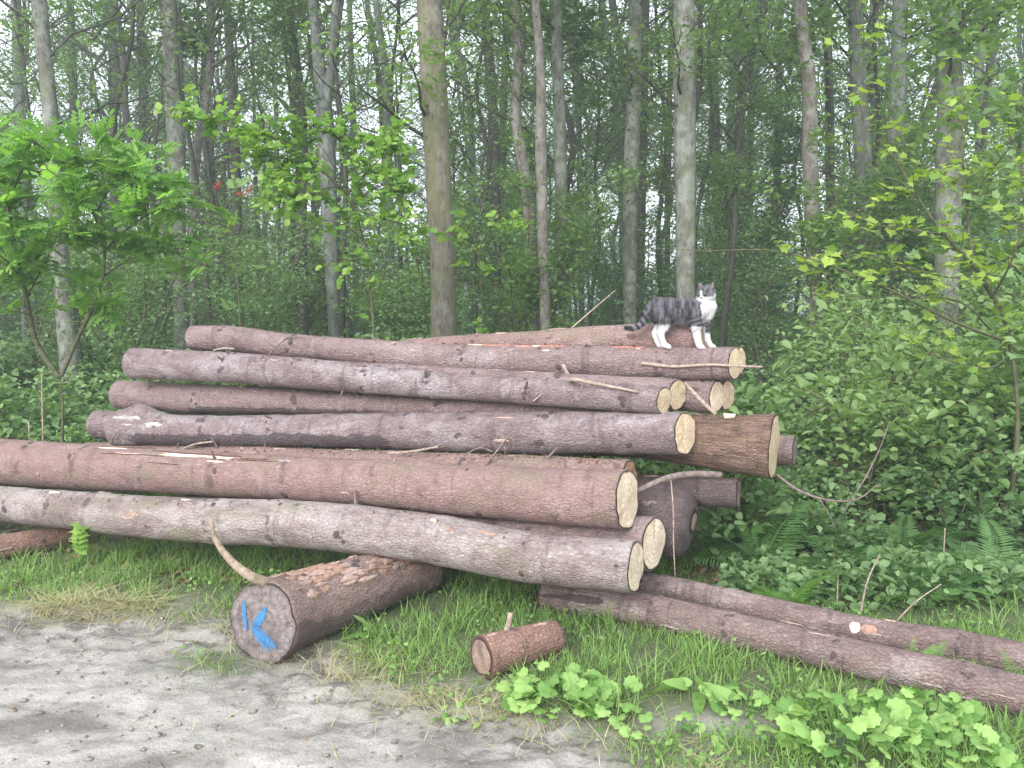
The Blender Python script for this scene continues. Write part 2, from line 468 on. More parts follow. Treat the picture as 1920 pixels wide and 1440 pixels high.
M['leaf_bramble'] = leaf_mat('leaf_bramble', (0.085, 0.165, 0.06), (0.28, 0.42, 0.18), 0.4, extra=(0.42, 0.30, 0.08))
M['leaf_bank'] = leaf_mat('leaf_bank', (0.10, 0.18, 0.06), (0.32, 0.45, 0.19), 0.45, extra=(0.46, 0.36, 0.12))
M['leaf_fresh'] = leaf_mat('leaf_fresh', (0.115, 0.24, 0.05), (0.28, 0.50, 0.11), 0.58)
M['leaf_lime'] = leaf_mat('leaf_lime', (0.13, 0.27, 0.04), (0.34, 0.50, 0.12), 0.5)
M['leaf_yellow'] = leaf_mat('leaf_yellow_green', (0.16, 0.28, 0.05), (0.36, 0.47, 0.09), 0.45)
M['leaf_weed'] = leaf_mat('leaf_weed', (0.11, 0.24, 0.05), (0.32, 0.48, 0.15), 0.35)
M['leaf_fern'] = leaf_mat('leaf_fern', (0.06, 0.14, 0.045), (0.15, 0.29, 0.085), 0.4)
M['leaf_fern_bright'] = leaf_mat('leaf_fern_bright', (0.13, 0.28, 0.06), (0.24, 0.42, 0.10), 0.4)
M['leaf_far'] = leaf_mat('leaf_far', (0.06, 0.10, 0.05), (0.13, 0.19, 0.10), 0.4)
M['leaf_litter'] = leaf_mat('leaf_litter', (0.10, 0.06, 0.04), (0.30, 0.20, 0.13), 0.1)
M['grass'] = leaf_mat('grass_blade', (0.10, 0.20, 0.05), (0.30, 0.455, 0.14), 0.42, rough=0.5)
M['straw'] = leaf_mat('straw_blade', (0.28, 0.27, 0.12), (0.56, 0.51, 0.30), 0.25)
M['berry'] = simple_mat('berry_red', (0.35, 0.03, 0.03), (0.55, 0.08, 0.06), 20, 0.4)

# ------------------------------------------------------------------ ground
EDGE_X = np.array([-40, -5, -2.66, -1.9, -1.38, -0.80, -0.2, 0.3, 0.6, 0.85, 1.3, 40])
EDGE_Y = np.array([4.5, 4.20, 3.95, 3.92, 3.74, 3.36, 3.02, 2.78, 2.52, 2.30, 1.9, 1.0])
def grass_mask(x, y):
    b = np.interp(x, EDGE_X, EDGE_Y)
    n = fbm(np.asarray(x) * 2.3 + 3, np.asarray(y) * 2.3, 5) - 0.5
    g = sstep(-0.16, 0.26, (y - b) + n * 0.75)
    tuft = np.exp(-(((np.asarray(x) + 1.28) / 0.24) ** 2 + ((np.asarray(y) - 3.40) / 0.13) ** 2))
    bare = np.exp(-(((np.asarray(x) - 0.72) / 0.26) ** 2 + ((np.asarray(y) - 2.86) / 0.10) ** 2))
    return np.clip(np.maximum(g, tuft * 0.8) - 0.9 * bare, 0, 1)

def ground_h(x, y):
    x = np.asarray(x, float); y = np.asarray(y, float)
    g = grass_mask(x, y)
    mud = (1 - g) * sstep(6, 4.6, y)
    h = mud * (0.04 * (fbm(x * 2.1, y * 4.5, 11) - 0.5) + 0.034 * (fbm(x * 10, y * 15, 23, 3) - 0.5) * (0.5 + 1.8 * np.exp(-((np.interp(x, EDGE_X, EDGE_Y) - y) / 0.45) ** 2))
               + 0.012 * (vnoise(x * 38, y * 42, 31) - 0.5))
    h = h + g * (0.03 * (fbm(x * 2, y * 2, 41) - 0.4)) - 0.015 * (1 - g)
    far = sstep(6.5, 13, y)
    h = h + far * (0.28 * (fbm(x * 0.25, y * 0.25, 51) - 0.45)) + 0.45 * sstep(2.0, 6.0, x) * sstep(4.8, 10, y)
    return h
def gh(x, y):
    return float(ground_h(np.array([x]), np.array([y]))[0])

def dense_axis(a, b, step, lo, hi, grow=1.22):
    mid = np.arange(a, b + 1e-6, step)
    L, s, p = [], step, a
    while p > lo: s *= grow; p -= s; L.append(p)
    R, s, p = [], step, b
    while p < hi: s *= grow; p += s; R.append(p)
    return np.r_[L[::-1], mid, R]
gx = dense_axis(-3.4, 3.0, 0.024, -140, 140); gy = dense_axis(2.2, 4.9, 0.02, -60, 160)
GX, GY = np.meshgrid(gx, gy)
GZ = ground_h(GX, GY)
nx, ny = len(gx), len(gy)
ii = (np.arange(ny - 1)[:, None] * nx + np.arange(nx - 1)[None]).ravel()
gf = np.stack([ii, ii + 1, ii + 1 + nx, ii + nx], -1)
lf = sstep(4.9, 6.2, GY)
gme = mesh_np('ground', np.c_[GX.ravel(), GY.ravel(), GZ.ravel()], gf, {'grass': grass_mask(GX, GY).ravel() * (1 - lf.ravel()), 'litter': lf.ravel(), 'moist': (np.exp(-((np.interp(GX, EDGE_X, EDGE_Y) - 0.10 - GY) / 0.34) ** 2)).ravel()})
gm, nt, out = new_mat('ground_soil')
tc = node(nt, 'ShaderNodeTexCoord').outputs['Object']
n1 = noise_n(nt, mapped(nt, tc, (2.0, 3.2, 2)), 1.0, 5, 0.6, 0.4)
n2 = noise_n(nt, mapped(nt, tc, (9, 14, 9)), 1.0, 5, 0.62, 0.4)
n3 = noise_n(nt, tc, 90, 4, 0.7)
c = ramp(nt, n1, [(0.35, (0.185, 0.167, 0.152)), (0.47, (0.335, 0.31, 0.282)), (0.63, (0.44, 0.41, 0.375))])
wet = math_n(nt, 'MULTIPLY', ramp(nt, n2, [(0.50, (0, 0, 0)), (0.60, (1, 1, 1))]), 0.72)
wet = math_n(nt, 'MULTIPLY', wet, math_n(nt, 'ADD', 0.34, math_n(nt, 'MULTIPLY', attr(nt, 'moist').outputs['Fac'], 0.8)))
c = mixc(nt, math_n(nt, 'MULTIPLY', attr(nt, 'moist').outputs['Fac'], 0.45), c, (0.17, 0.15, 0.138))
c = mixc(nt, wet, c, (0.10, 0.088, 0.082))
c = mixc(nt, math_n(nt, 'MULTIPLY', ramp(nt, n3, [(0.36, (1, 1, 1)), (0.5, (0, 0, 0))]), 0.4), c, (0.13, 0.11, 0.095))
c = mixc(nt, math_n(nt, 'MULTIPLY', ramp(nt, n3, [(0.60, (0, 0, 0)), (0.72, (1, 1, 1))]), 0.4), c, (0.58, 0.53, 0.47))
ga = attr(nt, 'grass').outputs['Fac']
c = mixc(nt, math_n(nt, 'MULTIPLY', ga, 0.9), c, mixc(nt, n2, (0.035, 0.06, 0.02), (0.10, 0.12, 0.045)))
li = attr(nt, 'litter').outputs['Fac']
c = mixc(nt, li, c, ramp(nt, n2, [(0.35, (0.045, 0.035, 0.025)), (0.55, (0.09, 0.075, 0.045)), (0.7, (0.16, 0.115, 0.075))]))
rg = math_n(nt, 'SUBTRACT', 0.92, math_n(nt, 'MULTIPLY', wet, 0.25))
principled(nt, out, c, rg, bump(nt, math_n(nt, 'ADD', n2, math_n(nt, 'MULTIPLY', n3, 0.6)), 0.8, 0.014), 0.25)
structure(obj('ground', gme, gm))

# ------------------------------------------------------------------ the wood behind the pile
def crown_variant(seed, n_limb=21, height=8.0, spread=2.2, clusters=150, per=31, L=0.085, low=1.5, mat='leaf_canopy'):
    """limbs and leaves round a vertical axis starting at z = 0 (the crown base)"""
    rng = np.random.default_rng(seed)
    lim = MB(); tips = []
    for k in range(n_limb):
        z0 = -low + (height + low * 0.7) * (k + rng.uniform(0, 1)) / n_limb
        az = rng.uniform(0, 2 * np.pi); ln = spread * rng.uniform(0.55, 1.15) * (1 - 0.35 * max(z0, 0) / height)
        if z0 < 0.3: ln *= 0.6
        up = rng.uniform(0.35, 1.1)
        p0 = np.array([0, 0, z0]); d = np.array([math.cos(az), math.sin(az), up])
        pts = [p0]
        for q in range(1, 5):
            pts.append(p0 + d * ln * q / 4 + rng.normal(0, 0.07 * ln, 3) * q / 4)
        r0 = rng.uniform(0.018, 0.04) * (0.6 if z0 < 0.3 else 1)
        add_tube(lim, pts, np.linspace(r0, 0.006, 5), 5, 9, False)
        pts = catmull(np.array(pts), 13)
        tips += list(pts[4:])
        for q in range(5):
            b = pts[rng.integers(4, 12)]
            e = b + unit(d * 0.6 + rng.normal(0, 0.7, 3)) * ln * rng.uniform(0.25, 0.5)
            add_tube(lim, [b, (b + e) / 2 + rng.normal(0, 0.03, 3), e], [0.008, 0.006, 0.003], 4, 4, False)
            tips += [b * (1 - t) + e * t for t in (0.4, 0.7, 1.0, 1.1)]
    tips = np.array(tips)
    cen = tips[rng.integers(0, len(tips), clusters)] + rng.normal(0, 0.16, (clusters, 3))
    P = np.repeat(cen, per, 0) + rng.normal(0, 1, (clusters * per, 3)) * np.array([0.19, 0.19, 0.10])
    v, f, t = leaf_cards(P, L, L * 0.62, rng)
    t = np.clip(0.55 * t + 0.45 * np.repeat(rng.uniform(0, 1, clusters), per * 4), 0, 1)
    return lim.mesh('limbs'), mesh_np('crown', v, f, {'tint': t})

def bush_variant(seed, height=4.0, spread=1.4, stems=6, clusters=170, per=30, L=0.075, six=False):
    rng = np.random.default_rng(seed)
    st = MB(); tips = []
    for k in range(stems):
        az = rng.uniform(0, 2 * np.pi); h = height * rng.uniform(0.6, 1.0); o = spread * rng.uniform(0.3, 1.0)
        pts = [np.array([0, 0, -0.1]) + rng.normal(0, 0.06, 3) * [1, 1, 0]]
        for q in range(1, 6):
            t = q / 5
            pts.append(np.array([math.cos(az) * o * t ** 1.4, math.sin(az) * o * t ** 1.4, h * t]) + rng.normal(0, 0.10, 3) * t)
        add_tube(st, pts, np.linspace(rng.uniform(0.016, 0.03), 0.004, 6), 5, 12, False)
        pts = catmull(np.array(pts), 16)
        tips += list(pts[3:])
        for q in range(8):
            b = pts[rng.integers(3, 15)]
            e = b + unit(rng.normal(0, 1, 3) * [1, 1, 0.5] + [0, 0, 0.35]) * rng.uniform(0.3, 0.75)
            add_tube(st, [b, (b + e) / 2 + rng.normal(0, 0.03, 3), e], [0.006, 0.005, 0.002], 4, 4, False)
            tips += [b * (1 - t) + e * t for t in (0.35, 0.6, 0.85, 1.05)]
    tips = np.array(tips)
    cen = tips[rng.integers(0, len(tips), clusters)]
    P = np.repeat(cen, per, 0) + rng.normal(0, 1, (clusters * per, 3)) * np.array([0.16, 0.16, 0.09])
    v, f, t = leaf_cards(P, L, L * 0.6, rng, six=six)
    t = np.clip(0.55 * t + 0.45 * np.repeat(rng.uniform(0, 1, clusters), per * (6 if six else 4)), 0, 1)
    return st.mesh('stems'), mesh_np('foliage', v, f, {'tint': t})

CROWNS = [crown_variant(100 + k, clusters=125 + 10 * (k % 3), spread=[2.2, 1.8, 2.6, 2.0, 2.4, 1.7][k], L=[0.08, 0.11, 0.09, 0.07, 0.12, 0.10][k]) for k in range(6)]
for k, (lm, cm) in enumerate(CROWNS):
    lm.materials.append(M['tree_dark']); cm.materials.append(M['leaf_canopy'])
BUSHES = [bush_variant(200 + k, [3.4, 4.6, 5.6, 2.6, 6.2, 4.0][k], [1.3, 1.5, 1.6, 1.2, 1.7, 1.8][k], 5 + k % 3, [130, 170, 200, 110, 220, 180][k], L=[0.07, 0.10, 0.08, 0.06, 0.11, 0.085][k]) for k in range(6)]
for k, (sm, fm) in enumerate(BUSHES):
    sm.materials.append(M['twig_green']); fm.materials.append(M['leaf_wood'] if k % 3 else M['leaf_blue'])

def place(name, me, parent, loc=(0, 0, 0), rz=0.0, sc=1.0):
    o = bpy.data.objects.new(name, me); COL.objects.link(o)
    o.parent = parent; o.location = loc; o.rotation_euler = (0, 0, rz)
    o.scale = (sc, sc, sc) if np.ndim(sc) == 0 else sc
    return o

def trunk_tree(label, px, depth, mat, crown, name='tree', crown_z=None, fork=None, rot=0.0, sc=1.0, group=None, wob=0.0, height=9.0):
    """px = (u, v, width) down the trunk from its upper to its lowest visible point in the photograph"""
    P = []
    for (u, v, w) in px:
        q = at(u, v, depth); P.append([q[0], depth, q[2], w / 2 * depth / FPX])
    P = np.array(P)[::-1]
    g = gh(P[0, 0], depth)
    sl = (P[1, 0] - P[0, 0]) / max(P[1, 2] - P[0, 2], 0.1)
    bx = P[0, 0] - sl * (P[0, 2] - g)
    foot = [[bx - 0.0, depth, g - 0.15, P[0, 3] * 1.45], [bx, depth, g + 0.12, P[0, 3] * 1.2]] if P[0, 2] > g + 0.3 else [[bx, depth, g - 0.15, P[0, 3] * 1.3]]
    top = P[-1]
    up = [[top[0] + sl * 0.8, depth, top[2] + 1.6, top[3] * 0.85], [top[0] + sl * 0.9, depth, top[2] + height * 0.6, top[3] * 0.5], [top[0] + sl * 0.9, depth, top[2] + height, top[3] * 0.15]]
    Q = np.array(foot + P.tolist() + up)
    root = thing(name, label, 'tree', (bx, depth, g), group)
    mb = MB()
    n = 46
    C = catmull(Q, n)
    rng = np.random.default_rng(int(abs(bx) * 1000) + int(depth * 10))
    C[:, 1] += np.cumsum(rng.normal(0, 0.012, n))
    V, F, F3 = tube(C[:, :3], C[:, 3], 14, None, False)
    th = np.tile(np.arange(14) / 14 * 2 * np.pi, n); ss = np.repeat(np.arange(n), 14)
    rad = 1 + 0.07 * np.sin(th * 2 + ss * 0.35) + 0.05 * (fbm(th * 1.3, ss * 0.35, 3) - 0.5) * 2
    cc = np.repeat(C[:, :3], 14, 0)
    V = cc + (V - cc) * rad[:, None]
    mb.add(V, F)
    if fork:                                            # a second stem leaving the trunk
        fp = []
        for (u, v, w) in fork:
            q = at(u, v, depth); fp.append([q[0], depth, q[2], w / 2 * depth / FPX])
        fp = np.array(fp)[::-1]
        e = fp[-1]; fp = np.r_[fp, [[e[0] + 0.3, depth + 0.2, e[2] + 3.0, e[3] * 0.5], [e[0] + 0.4, depth + 0.3, e[2] + 6.0, e[3] * 0.15]]]
        add_tube(mb, fp[:, :3], fp[:, 3], 10, 26, False)
    o = obj('trunk', mb.mesh('trunk', (bx, depth, g)), M[mat], root)
    lm, cm = CROWNS[crown % 6]
    cz = (crown_z if crown_z is not None else max(top[2] - 0.2, 4.2))
    place('limbs', lm, root, (top[0] + sl * 0.85 - bx, 0, cz - g), rot, sc)
    place('crown', cm, root, (top[0] + sl * 0.85 - bx, 0, cz - g), rot, sc)
    return root

NEAR = [
 ('thick mossy brown tree trunk standing right behind the log pile', [(806, 0, 44), (812, 120, 45), (822, 330, 47), (830, 500, 50), (833, 640, 54)], 8.2, 'tree_brown', 0, {}),
 ('pale lichen-covered straight trunk behind the left end of the topmost log', [(318, 0, 34), (326, 200, 32), (332, 420, 30), (341, 630, 27)], 12.5, 'tree_pale', 1, {}),
 ('leaning trunk with pale blotchy foot behind the forked sapling', [(74, 0, 24), (93, 215, 26), (118, 540, 36), (136, 700, 42)], 10.0, 'tree_pale', 2, {}),
 ('thin pale crooked dead-looking stem with a snapped side branch', [(393, 0, 13), (394, 130, 14), (384, 200, 14), (368, 290, 15), (364, 420, 14), (366, 600, 14)], 13.0, 'tree_pinkish', 3, {}),
 ('slim dark trunk whose foot is pale on its left side', [(540, 0, 15), (553, 110, 17), (566, 250, 18), (565, 440, 20), (568, 630, 22)], 14.0, 'tree_dark', 4, {}),
 ('forked grey trunk splitting into two stems above the alder sapling', [(585, 0, 17), (594, 90, 19), (606, 200, 28), (616, 380, 30), (624, 500, 30), (632, 635, 30)], 12.0, 'tree_grey', 5, dict(fork=[(632, 0, 17), (624, 110, 18), (610, 205, 20)])),
 ('slender dark curved trunk beside the pale crooked pair', [(908, 0, 19), (918, 120, 19), (926, 240, 18), (930, 420, 18), (932, 600, 18)], 17.0, 'tree_dark', 1, {}),
 ('pale cream trunk with a sharp kink and peeling bark', [(963, 0, 15), (972, 130, 17), (966, 200, 18), (984, 330, 20), (996, 450, 21), (1003, 620, 22)], 11.5, 'tree_pinkish', 2, {}),
 ('pinkish brown bent trunk close beside the kinked cream one', [(1004, 0, 15), (1014, 150, 16), (1014, 250, 20), (1016, 380, 20), (1023, 625, 22)], 11.0, 'tree_pinkish', 3, {}),
 ('pale green-grey trunk standing straight next to the bent pinkish one', [(1043, 0, 20), (1050, 250, 22), (1056, 500, 23), (1060, 625, 24)], 12.0, 'tree_pale', 4, {}),
 ('pale trunk with dark upper half directly left of the cat', [(1190, 0, 25), (1186, 200, 26), (1181, 400, 27), (1181, 590, 29)], 12.5, 'tree_pale', 5, {}),
 ('wide pale mossy trunk rising behind the cat', [(1284, 0, 38), (1285, 200, 37), (1287, 400, 36), (1286, 560, 36)], 10.5, 'tree_pale', 0, {}),
 ('pale pinkish trunk with a bleached scar halfway up', [(1496, 0, 24), (1512, 160, 24), (1515, 300, 26), (1522, 470, 27), (1531, 680, 32)], 11.5, 'tree_pinkish', 1, {}),
 ('faint bluish grey trunk half hidden by the maple twigs', [(1606, 0, 26), (1614, 200, 28), (1624, 430, 30), (1628, 620, 32)], 12.0, 'tree_grey', 2, {}),
 ('dark bluish trunk with rough bark behind the maple bush', [(1690, 0, 26), (1684, 150, 27), (1676, 350, 29), (1668, 650, 32)], 11.0, 'tree_grey', 3, {}),
 ('broad grey trunk standing among the brambles on the bank', [(1783, 0, 38), (1778, 200, 40), (1776, 450, 42), (1774, 720, 44)], 8.6, 'tree_pale', 4, {}),
]
SHORT = ['thick mossy brown trunk', 'pale lichen-covered trunk', 'leaning trunk with the blotchy foot', 'thin crooked dead-looking stem', 'slim dark trunk with the pale foot', 'forked grey trunk', 'slender curved dark trunk', 'kinked cream trunk', 'bent pinkish brown trunk', 'straight green-grey trunk', 'pale trunk with the dark upper half', 'wide mossy trunk behind the cat', 'scarred pinkish trunk', 'faint bluish grey trunk', 'rough dark bluish trunk', 'broad grey trunk on the bank']
SHORT2 = ['mossy brown trunk', 'lichen-covered trunk', 'blotchy-footed trunk', 'crooked dead stem', 'pale-footed dark trunk', 'forked trunk', 'curved dark trunk', 'kinked cream trunk', 'bent pinkish trunk', 'straight green-grey trunk', 'half-dark trunk', 'mossy trunk behind the cat', 'scarred trunk', 'faint bluish trunk', 'dark bluish trunk', 'broad bank trunk']
MARKS = []
for k, (lab, px, d, mt, cr, kw) in enumerate(NEAR):
    t_ = trunk_tree(lab, px, d, mt, cr, rot=k * 1.7, **kw)
    MARKS.append((t_.location.x, t_.location.y, SHORT[k]))
def beside(x, y, near=3.0):
    """the trunk a plant stands next to, if any"""
    d, nm, by = min(((x - a) ** 2 + (y - b) ** 2, n_, b) for a, b, n_ in MARKS)
    if d > near * near: return None
    return ('growing behind the ' if y > by + 0.5 else 'growing before the ') + nm

GLADES = [(425, 500), (640, 770), (1440, 1560), (1690, 1860)]      # thin places in the wood where the sky shows through
MID = [  # dark slim trunks further in, read from the photograph
 [(32, 0, 17), (42, 230, 18), (50, 560, 18)], [(134, 0, 13), (139, 220, 14), (142, 520, 14)], [(428, 0, 14), (440, 200, 16), (450, 600, 18)],
 [(705, 0, 12), (722, 130, 15), (728, 330, 16), (735, 580, 17)], [(688, 0, 10), (708, 130, 11), (724, 320, 12), (730, 560, 12)], [(950, 0, 12), (944, 200, 13), (946, 560, 13)],
 [(1128, 0, 13), (1146, 120, 14), (1166, 330, 16), (1170, 560, 16)], [(1148, 0, 14), (1166, 110, 14), (1172, 300, 15), (1178, 560, 15)],
 [(1210, 0, 16), (1204, 250, 18), (1200, 560, 18)], [(1420, 0, 12), (1408, 220, 13), (1404, 560, 14)], [(1462, 60, 11), (1458, 300, 13), (1454, 580, 14)],
 [(1552, 0, 16), (1556, 200, 16), (1560, 600, 18)], [(1838, 0, 14), (1830, 150, 18), (1836, 300, 20), (1834, 600, 20)], [(1874, 0, 12), (1858, 140, 15), (1838, 290, 16), (1834, 520, 16)],
 [(260, 0, 14), (268, 230, 15), (272, 560, 15)], [(850, 40, 11), (878, 180, 12), (886, 420, 13), (890, 600, 13)], [(1336, 0, 12), (1342, 240, 13), (1346, 560, 13)],
 [(480, 380, 8), (484, 470, 9), (486, 590, 9)], [(1385, 0, 11), (1372, 200, 12), (1370, 560, 12)], [(1260, 0, 10), (1254, 240, 11), (1250, 560, 11)],
 [(205, 0, 12), (212, 240, 12), (216, 560, 12)], [(1078, 0, 10), (1086, 240, 11), (1090, 560, 12)], [(655, 0, 10), (662, 240, 11), (668, 560, 12)], [(1640, 0, 10), (1648, 240, 11), (1650, 560, 12)],
]
rng = np.random.default_rng(5)
for k, px in enumerate(MID):
    w = np.mean([p[2] for p in px])
    d = float(np.clip(0.20 * FPX / w, 15, 27)) * rng.uniform(0.92, 1.08)
    thin = any(a - 20 < px[0][0] < b + 20 for a, b in GLADES)
    u_ = px[-1][0]
    us = sorted((q[1][-1][0], SHORT2[i_]) for i_, q in enumerate(NEAR))
    lo_ = [n_ for a_, n_ in us if a_ < u_]; hi_ = [n_ for a_, n_ in us if a_ >= u_]
    gap = ('between the %s and the %s' % (lo_[-1], hi_[0])) if lo_ and hi_ else ('beyond the ' + (lo_[-1] if lo_ else hi_[0]))
    trunk_tree('slim %s tree set back ' % ('dark' if k % 3 else 'grey') + gap, px, d, 'tree_dark' if k % 3 else 'tree_grey', k, rot=k * 2.1, group='slim trees deeper in the wood', name='slim_tree', sc=0.75 if thin else 1.1, crown_z=rng.uniform(4.2, 6.5), height=8)

# still further in: whole trees copied from four trunks
FAR_TRUNKS = []
for k in range(4):
    mb = MB(); r2 = np.random.default_rng(60 + k)
    pts = [[0, 0, -0.3]] + [[r2.normal(0, 0.10) * q ** 0.6, r2.normal(0, 0.10) * q ** 0.6, q * 1.9] for q in range(1, 8)]
    add_tube(mb, pts, np.linspace(0.13, 0.03, 8), 8, 24, False)
    me = mb.mesh('trunk'); me.materials.append(M['tree_dark']); FAR_TRUNKS.append(me)
rng = np.random.default_rng(12)
spots = []
tries = 0
while len(spots) < 92 and tries < 5000:
    tries += 1
    y = rng.uniform(18, 58); x = rng.uniform(-0.76, 0.76) * y
    uu = 960 + FPX * x / y
    if y > 19 and any(a < uu < b for a, b in GLADES): continue
    if all((x - a) ** 2 + (y - b) ** 2 > 2.1 ** 2 for a, b in spots): spots.append((x, y))
for k in range(10):      # the wood goes on past both sides of the view
    y = rng.uniform(14, 40); spots.append(((0.80 + 0.2 * rng.uniform(0, 1)) * y * (1 if k % 2 else -1), y))
for k, (x, y) in enumerate(spots):
    root = thing('forest_tree', 'distant %s tree far back in the crowded wood' % ('wide-crowned' if (k * 5 + 1) % 6 in (2, 4, 0) else 'narrow-crowned'), 'tree', (x, y, gh(x, y)), 'distant trees at the back of the wood')
    s = rng.uniform(0.85, 1.25); a = rng.uniform(0, 6.28)
    lm, cm = CROWNS[(k * 5 + 1) % 6]
    place('trunk', FAR_TRUNKS[k % 4], root, (0, 0, 0), a, s)
    cz = rng.uniform(3.2, 5.2) * s
    place('limbs', lm, root, (0, 0, cz), a, s * 1.15)
    place('crown', cm, root, (0, 0, cz), a, (s * 1.15, s * 1.15, s * 1.1))

# thin dark poles of young trees among the trunks
rng = np.random.default_rng(14)
for k in range(48):
    y = rng.uniform(11.5, 26); x = rng.uniform(-0.72, 0.72) * y
    nb = beside(x, y, 2.6)
    root = thing('young_tree', ('thin dark %s young tree ' % ('leafy' if k % 2 else 'almost bare') + nb) if nb else 'thin dark %s young tree like a pole among the trunks' % ('leafy' if k % 2 else 'almost bare'), 'tree', (x, y, gh(x, y)), 'thin young trees in the wood')
    a = rng.uniform(0, 6.28); t_ = rng.uniform(0.3, 0.5)
    o = place('trunk', FAR_TRUNKS[k % 4], root, (0, 0, 0), a, (t_, t_, rng.uniform(0.6, 0.85))); o.rotation_euler = (rng.normal(0, 0.05), rng.normal(0, 0.05), a)
    lm, cm = CROWNS[k % 6]
    z_ = rng.uniform(2.8, 4.6); c_ = rng.uniform(0.45, 0.62)
    place('limbs', lm, root, (0, 0, z_), a, c_)
    if k % 2: place('crown', cm, root, (0, 0, z_), a, c_ * 0.85)

# understorey bushes between the trunks
rng = np.random.default_rng(21)
bsp = []
tries = 0
while len(bsp) < 135 and tries < 6000:
    tries += 1
    y = 10.0 + 32 * rng.uniform(0, 1) ** 1.35; x = rng.uniform(-0.78, 0.78) * y
    if all((x - a) ** 2 + (y - b) ** 2 > (0.85 + 0.02 * y) ** 2 for a, b in bsp): bsp.append((x, y))
for k, (x, y) in enumerate(bsp):
    nb = beside(x, y, 5.5)
    kd = {3: 'small', 0: 'medium-sized', 5: 'broad spreading', 1: 'tall large-leaved', 2: 'tall', 4: 'very tall large-leaved'}[[3, 0, 5, 1, 2, 4][k % 6] if y > 16 else [3, 0, 5, 1, 3, 0][k % 6]]
    root = thing('understorey_bush', (kd + ' understorey bush ' + nb) if nb else kd + ' leafy understorey bush in the depth of the wood', 'bush', (x, y, gh(x, y)), 'understorey bushes between the trunks')
    kk = [3, 0, 5, 1, 2, 4][k % 6] if y > 16 else [3, 0, 5, 1, 3, 0][k % 6]
    sm, fm = BUSHES[kk]
    a = rng.uniform(0, 6.28); s = rng.uniform(0.8, 1.15)
    place('stems', sm, root, (0, 0, 0), a, s); place('foliage', fm, root, (0, 0, 0), a, s)

# the far wood closing the view: one mass of leaves nobody could count
rng = np.random.default_rng(33)
n = 76000
ang = rng.uniform(-0.98, 0.98, n); rr = rng.uniform(58, 82, n)
top = 4.5 + 7 * fbm(ang * 9 + 4, rr * 0.05, 9)
z = top * rng.uniform(0, 1, n) ** 1.5
P = np.c_[np.sin(ang) * rr, np.cos(ang) * rr, z]
keep = fbm(ang * 40, z * 0.45, 19, 3) + 0.30 * (1 - z / top) > 0.42
v, f, t = leaf_cards(P[keep], 0.42, 0.28, rng)
stuff(obj('distant_wood', mesh_np('distant_wood', v, f, {'tint': t}), M['leaf_far']))['label'] = 'far mass of green foliage closing off the wood'

# low ground cover under the trees
rng = np.random.default_rng(34)
def cover(n, x0, x1, y0, y1, hmax, L, seed, yb=1.0, thin=0.42):
    r = np.random.default_rng(seed)
    y = y0 + (y1 - y0) * r.uniform(0, 1, n) ** yb
    x = r.uniform(x0, x1, n) if x0 > -50 else r.uniform(-0.92, 0.92, n) * y
    hm = hmax * (0.35 + 1.1 * fbm(x * 0.7, y * 0.7, seed))
    dens = fbm(x * 1.6, y * 1.6, seed + 3)
    k = dens > thin
    z = ground_h(x, y) + hm * r.uniform(0.02, 1, n) ** 0.8
    return leaf_cards(np.c_[x, y, z][k], L * (0.8 + 0.02 * y[k]), L * 0.62 * (0.8 + 0.02 * y[k]), r, 1.0)
mb = MB()
for a in [(46000, -99, 0, 6.3, 15, 0.60, 0.075, 71, 1.0, 0.40), (36000, -99, 0, 13, 32, 0.95, 0.11, 72, 1.2, 0.36)]:
    v, f, t = cover(*a); mb.add(v, f, tint=t)
r = np.random.default_rng(75)
n = 12000
y = r.uniform(3.95, 6.5, n); x = (0.24 + 0.52 * r.uniform(0, 1, n)) * y + 0.12
k = (fbm(x * 2.2, y * 2.2, 76) > 0.40) & (y > 3.0 + 0.95 * np.clip(2.2 - x, 0, 1.3))
x, y = x[k], y[k]
v, f, t = leaf_cards(np.c_[x, y, ground_h(x, y) + 0.34 * fbm(x, y, 78) * r.uniform(0.05, 1, len(x))], 0.056, 0.038, r, 0.9, six=True); mb.add(v, f, tint=t)
n = 9000
y = r.uniform(5.6, 8.0, n); x = -(0.42 + 0.34 * r.uniform(0, 1, n)) * y
k = fbm(x * 2.2, y * 2.2, 79) > 0.38; x, y = x[k], y[k]
v, f, t = leaf_cards(np.c_[x, y, ground_h(x, y) + 0.75 * fbm(x, y, 80) * r.uniform(0.05, 1, len(x))], 0.08, 0.05, r, 0.9, six=True); mb.add(v, f, tint=np.clip(t + 0.3, 0, 1))
stuff(obj('undergrowth', mb.mesh('undergrowth'), M['leaf_blue']))['label'] = 'low green undergrowth carpeting the wood floor'

# ------------------------------------------------------------------ logs
SIDES = 56
class Log:
    pass
LOGS = {}
KNOT_V, KNOT_F = [], []
for q, (r_, z_) in enumerate([(1.0, -0.15), (0.72, 0.30), (0.34, 0.38)]):
    for k in range(8):
        a = k / 8 * 2 * math.pi
        KNOT_V.append((r_ * math.cos(a) * (1 + 0.12 * math.sin(3 * a)), 0.8 * r_ * math.sin(a), z_))
KNOT_V.append((0, 0, 0.22))
KF4 = np.array([[q * 8 + k, q * 8 + (k + 1) % 8, (q + 1) * 8 + (k + 1) % 8, (q + 1) * 8 + k] for q in range(2) for k in range(8)])
KF3 = np.array([[16 + k, 16 + (k + 1) % 8, 24] for k in range(8)])
KNOT = mesh_np('knot', KNOT_V, [KF4, KF3]); KNOT.materials.append(M['knot'])
_mb = MB(); add_tube(_mb, [[0, 0, -0.02], [0.01, 0, 0.4], [0.05, 0.02, 0.8], [0.03, 0.06, 1.0]], [0.22, 0.15, 0.12, 0.08], 6, 7)
STUB = _mb.mesh('branch_stub'); STUB.materials.append(M['twig'])

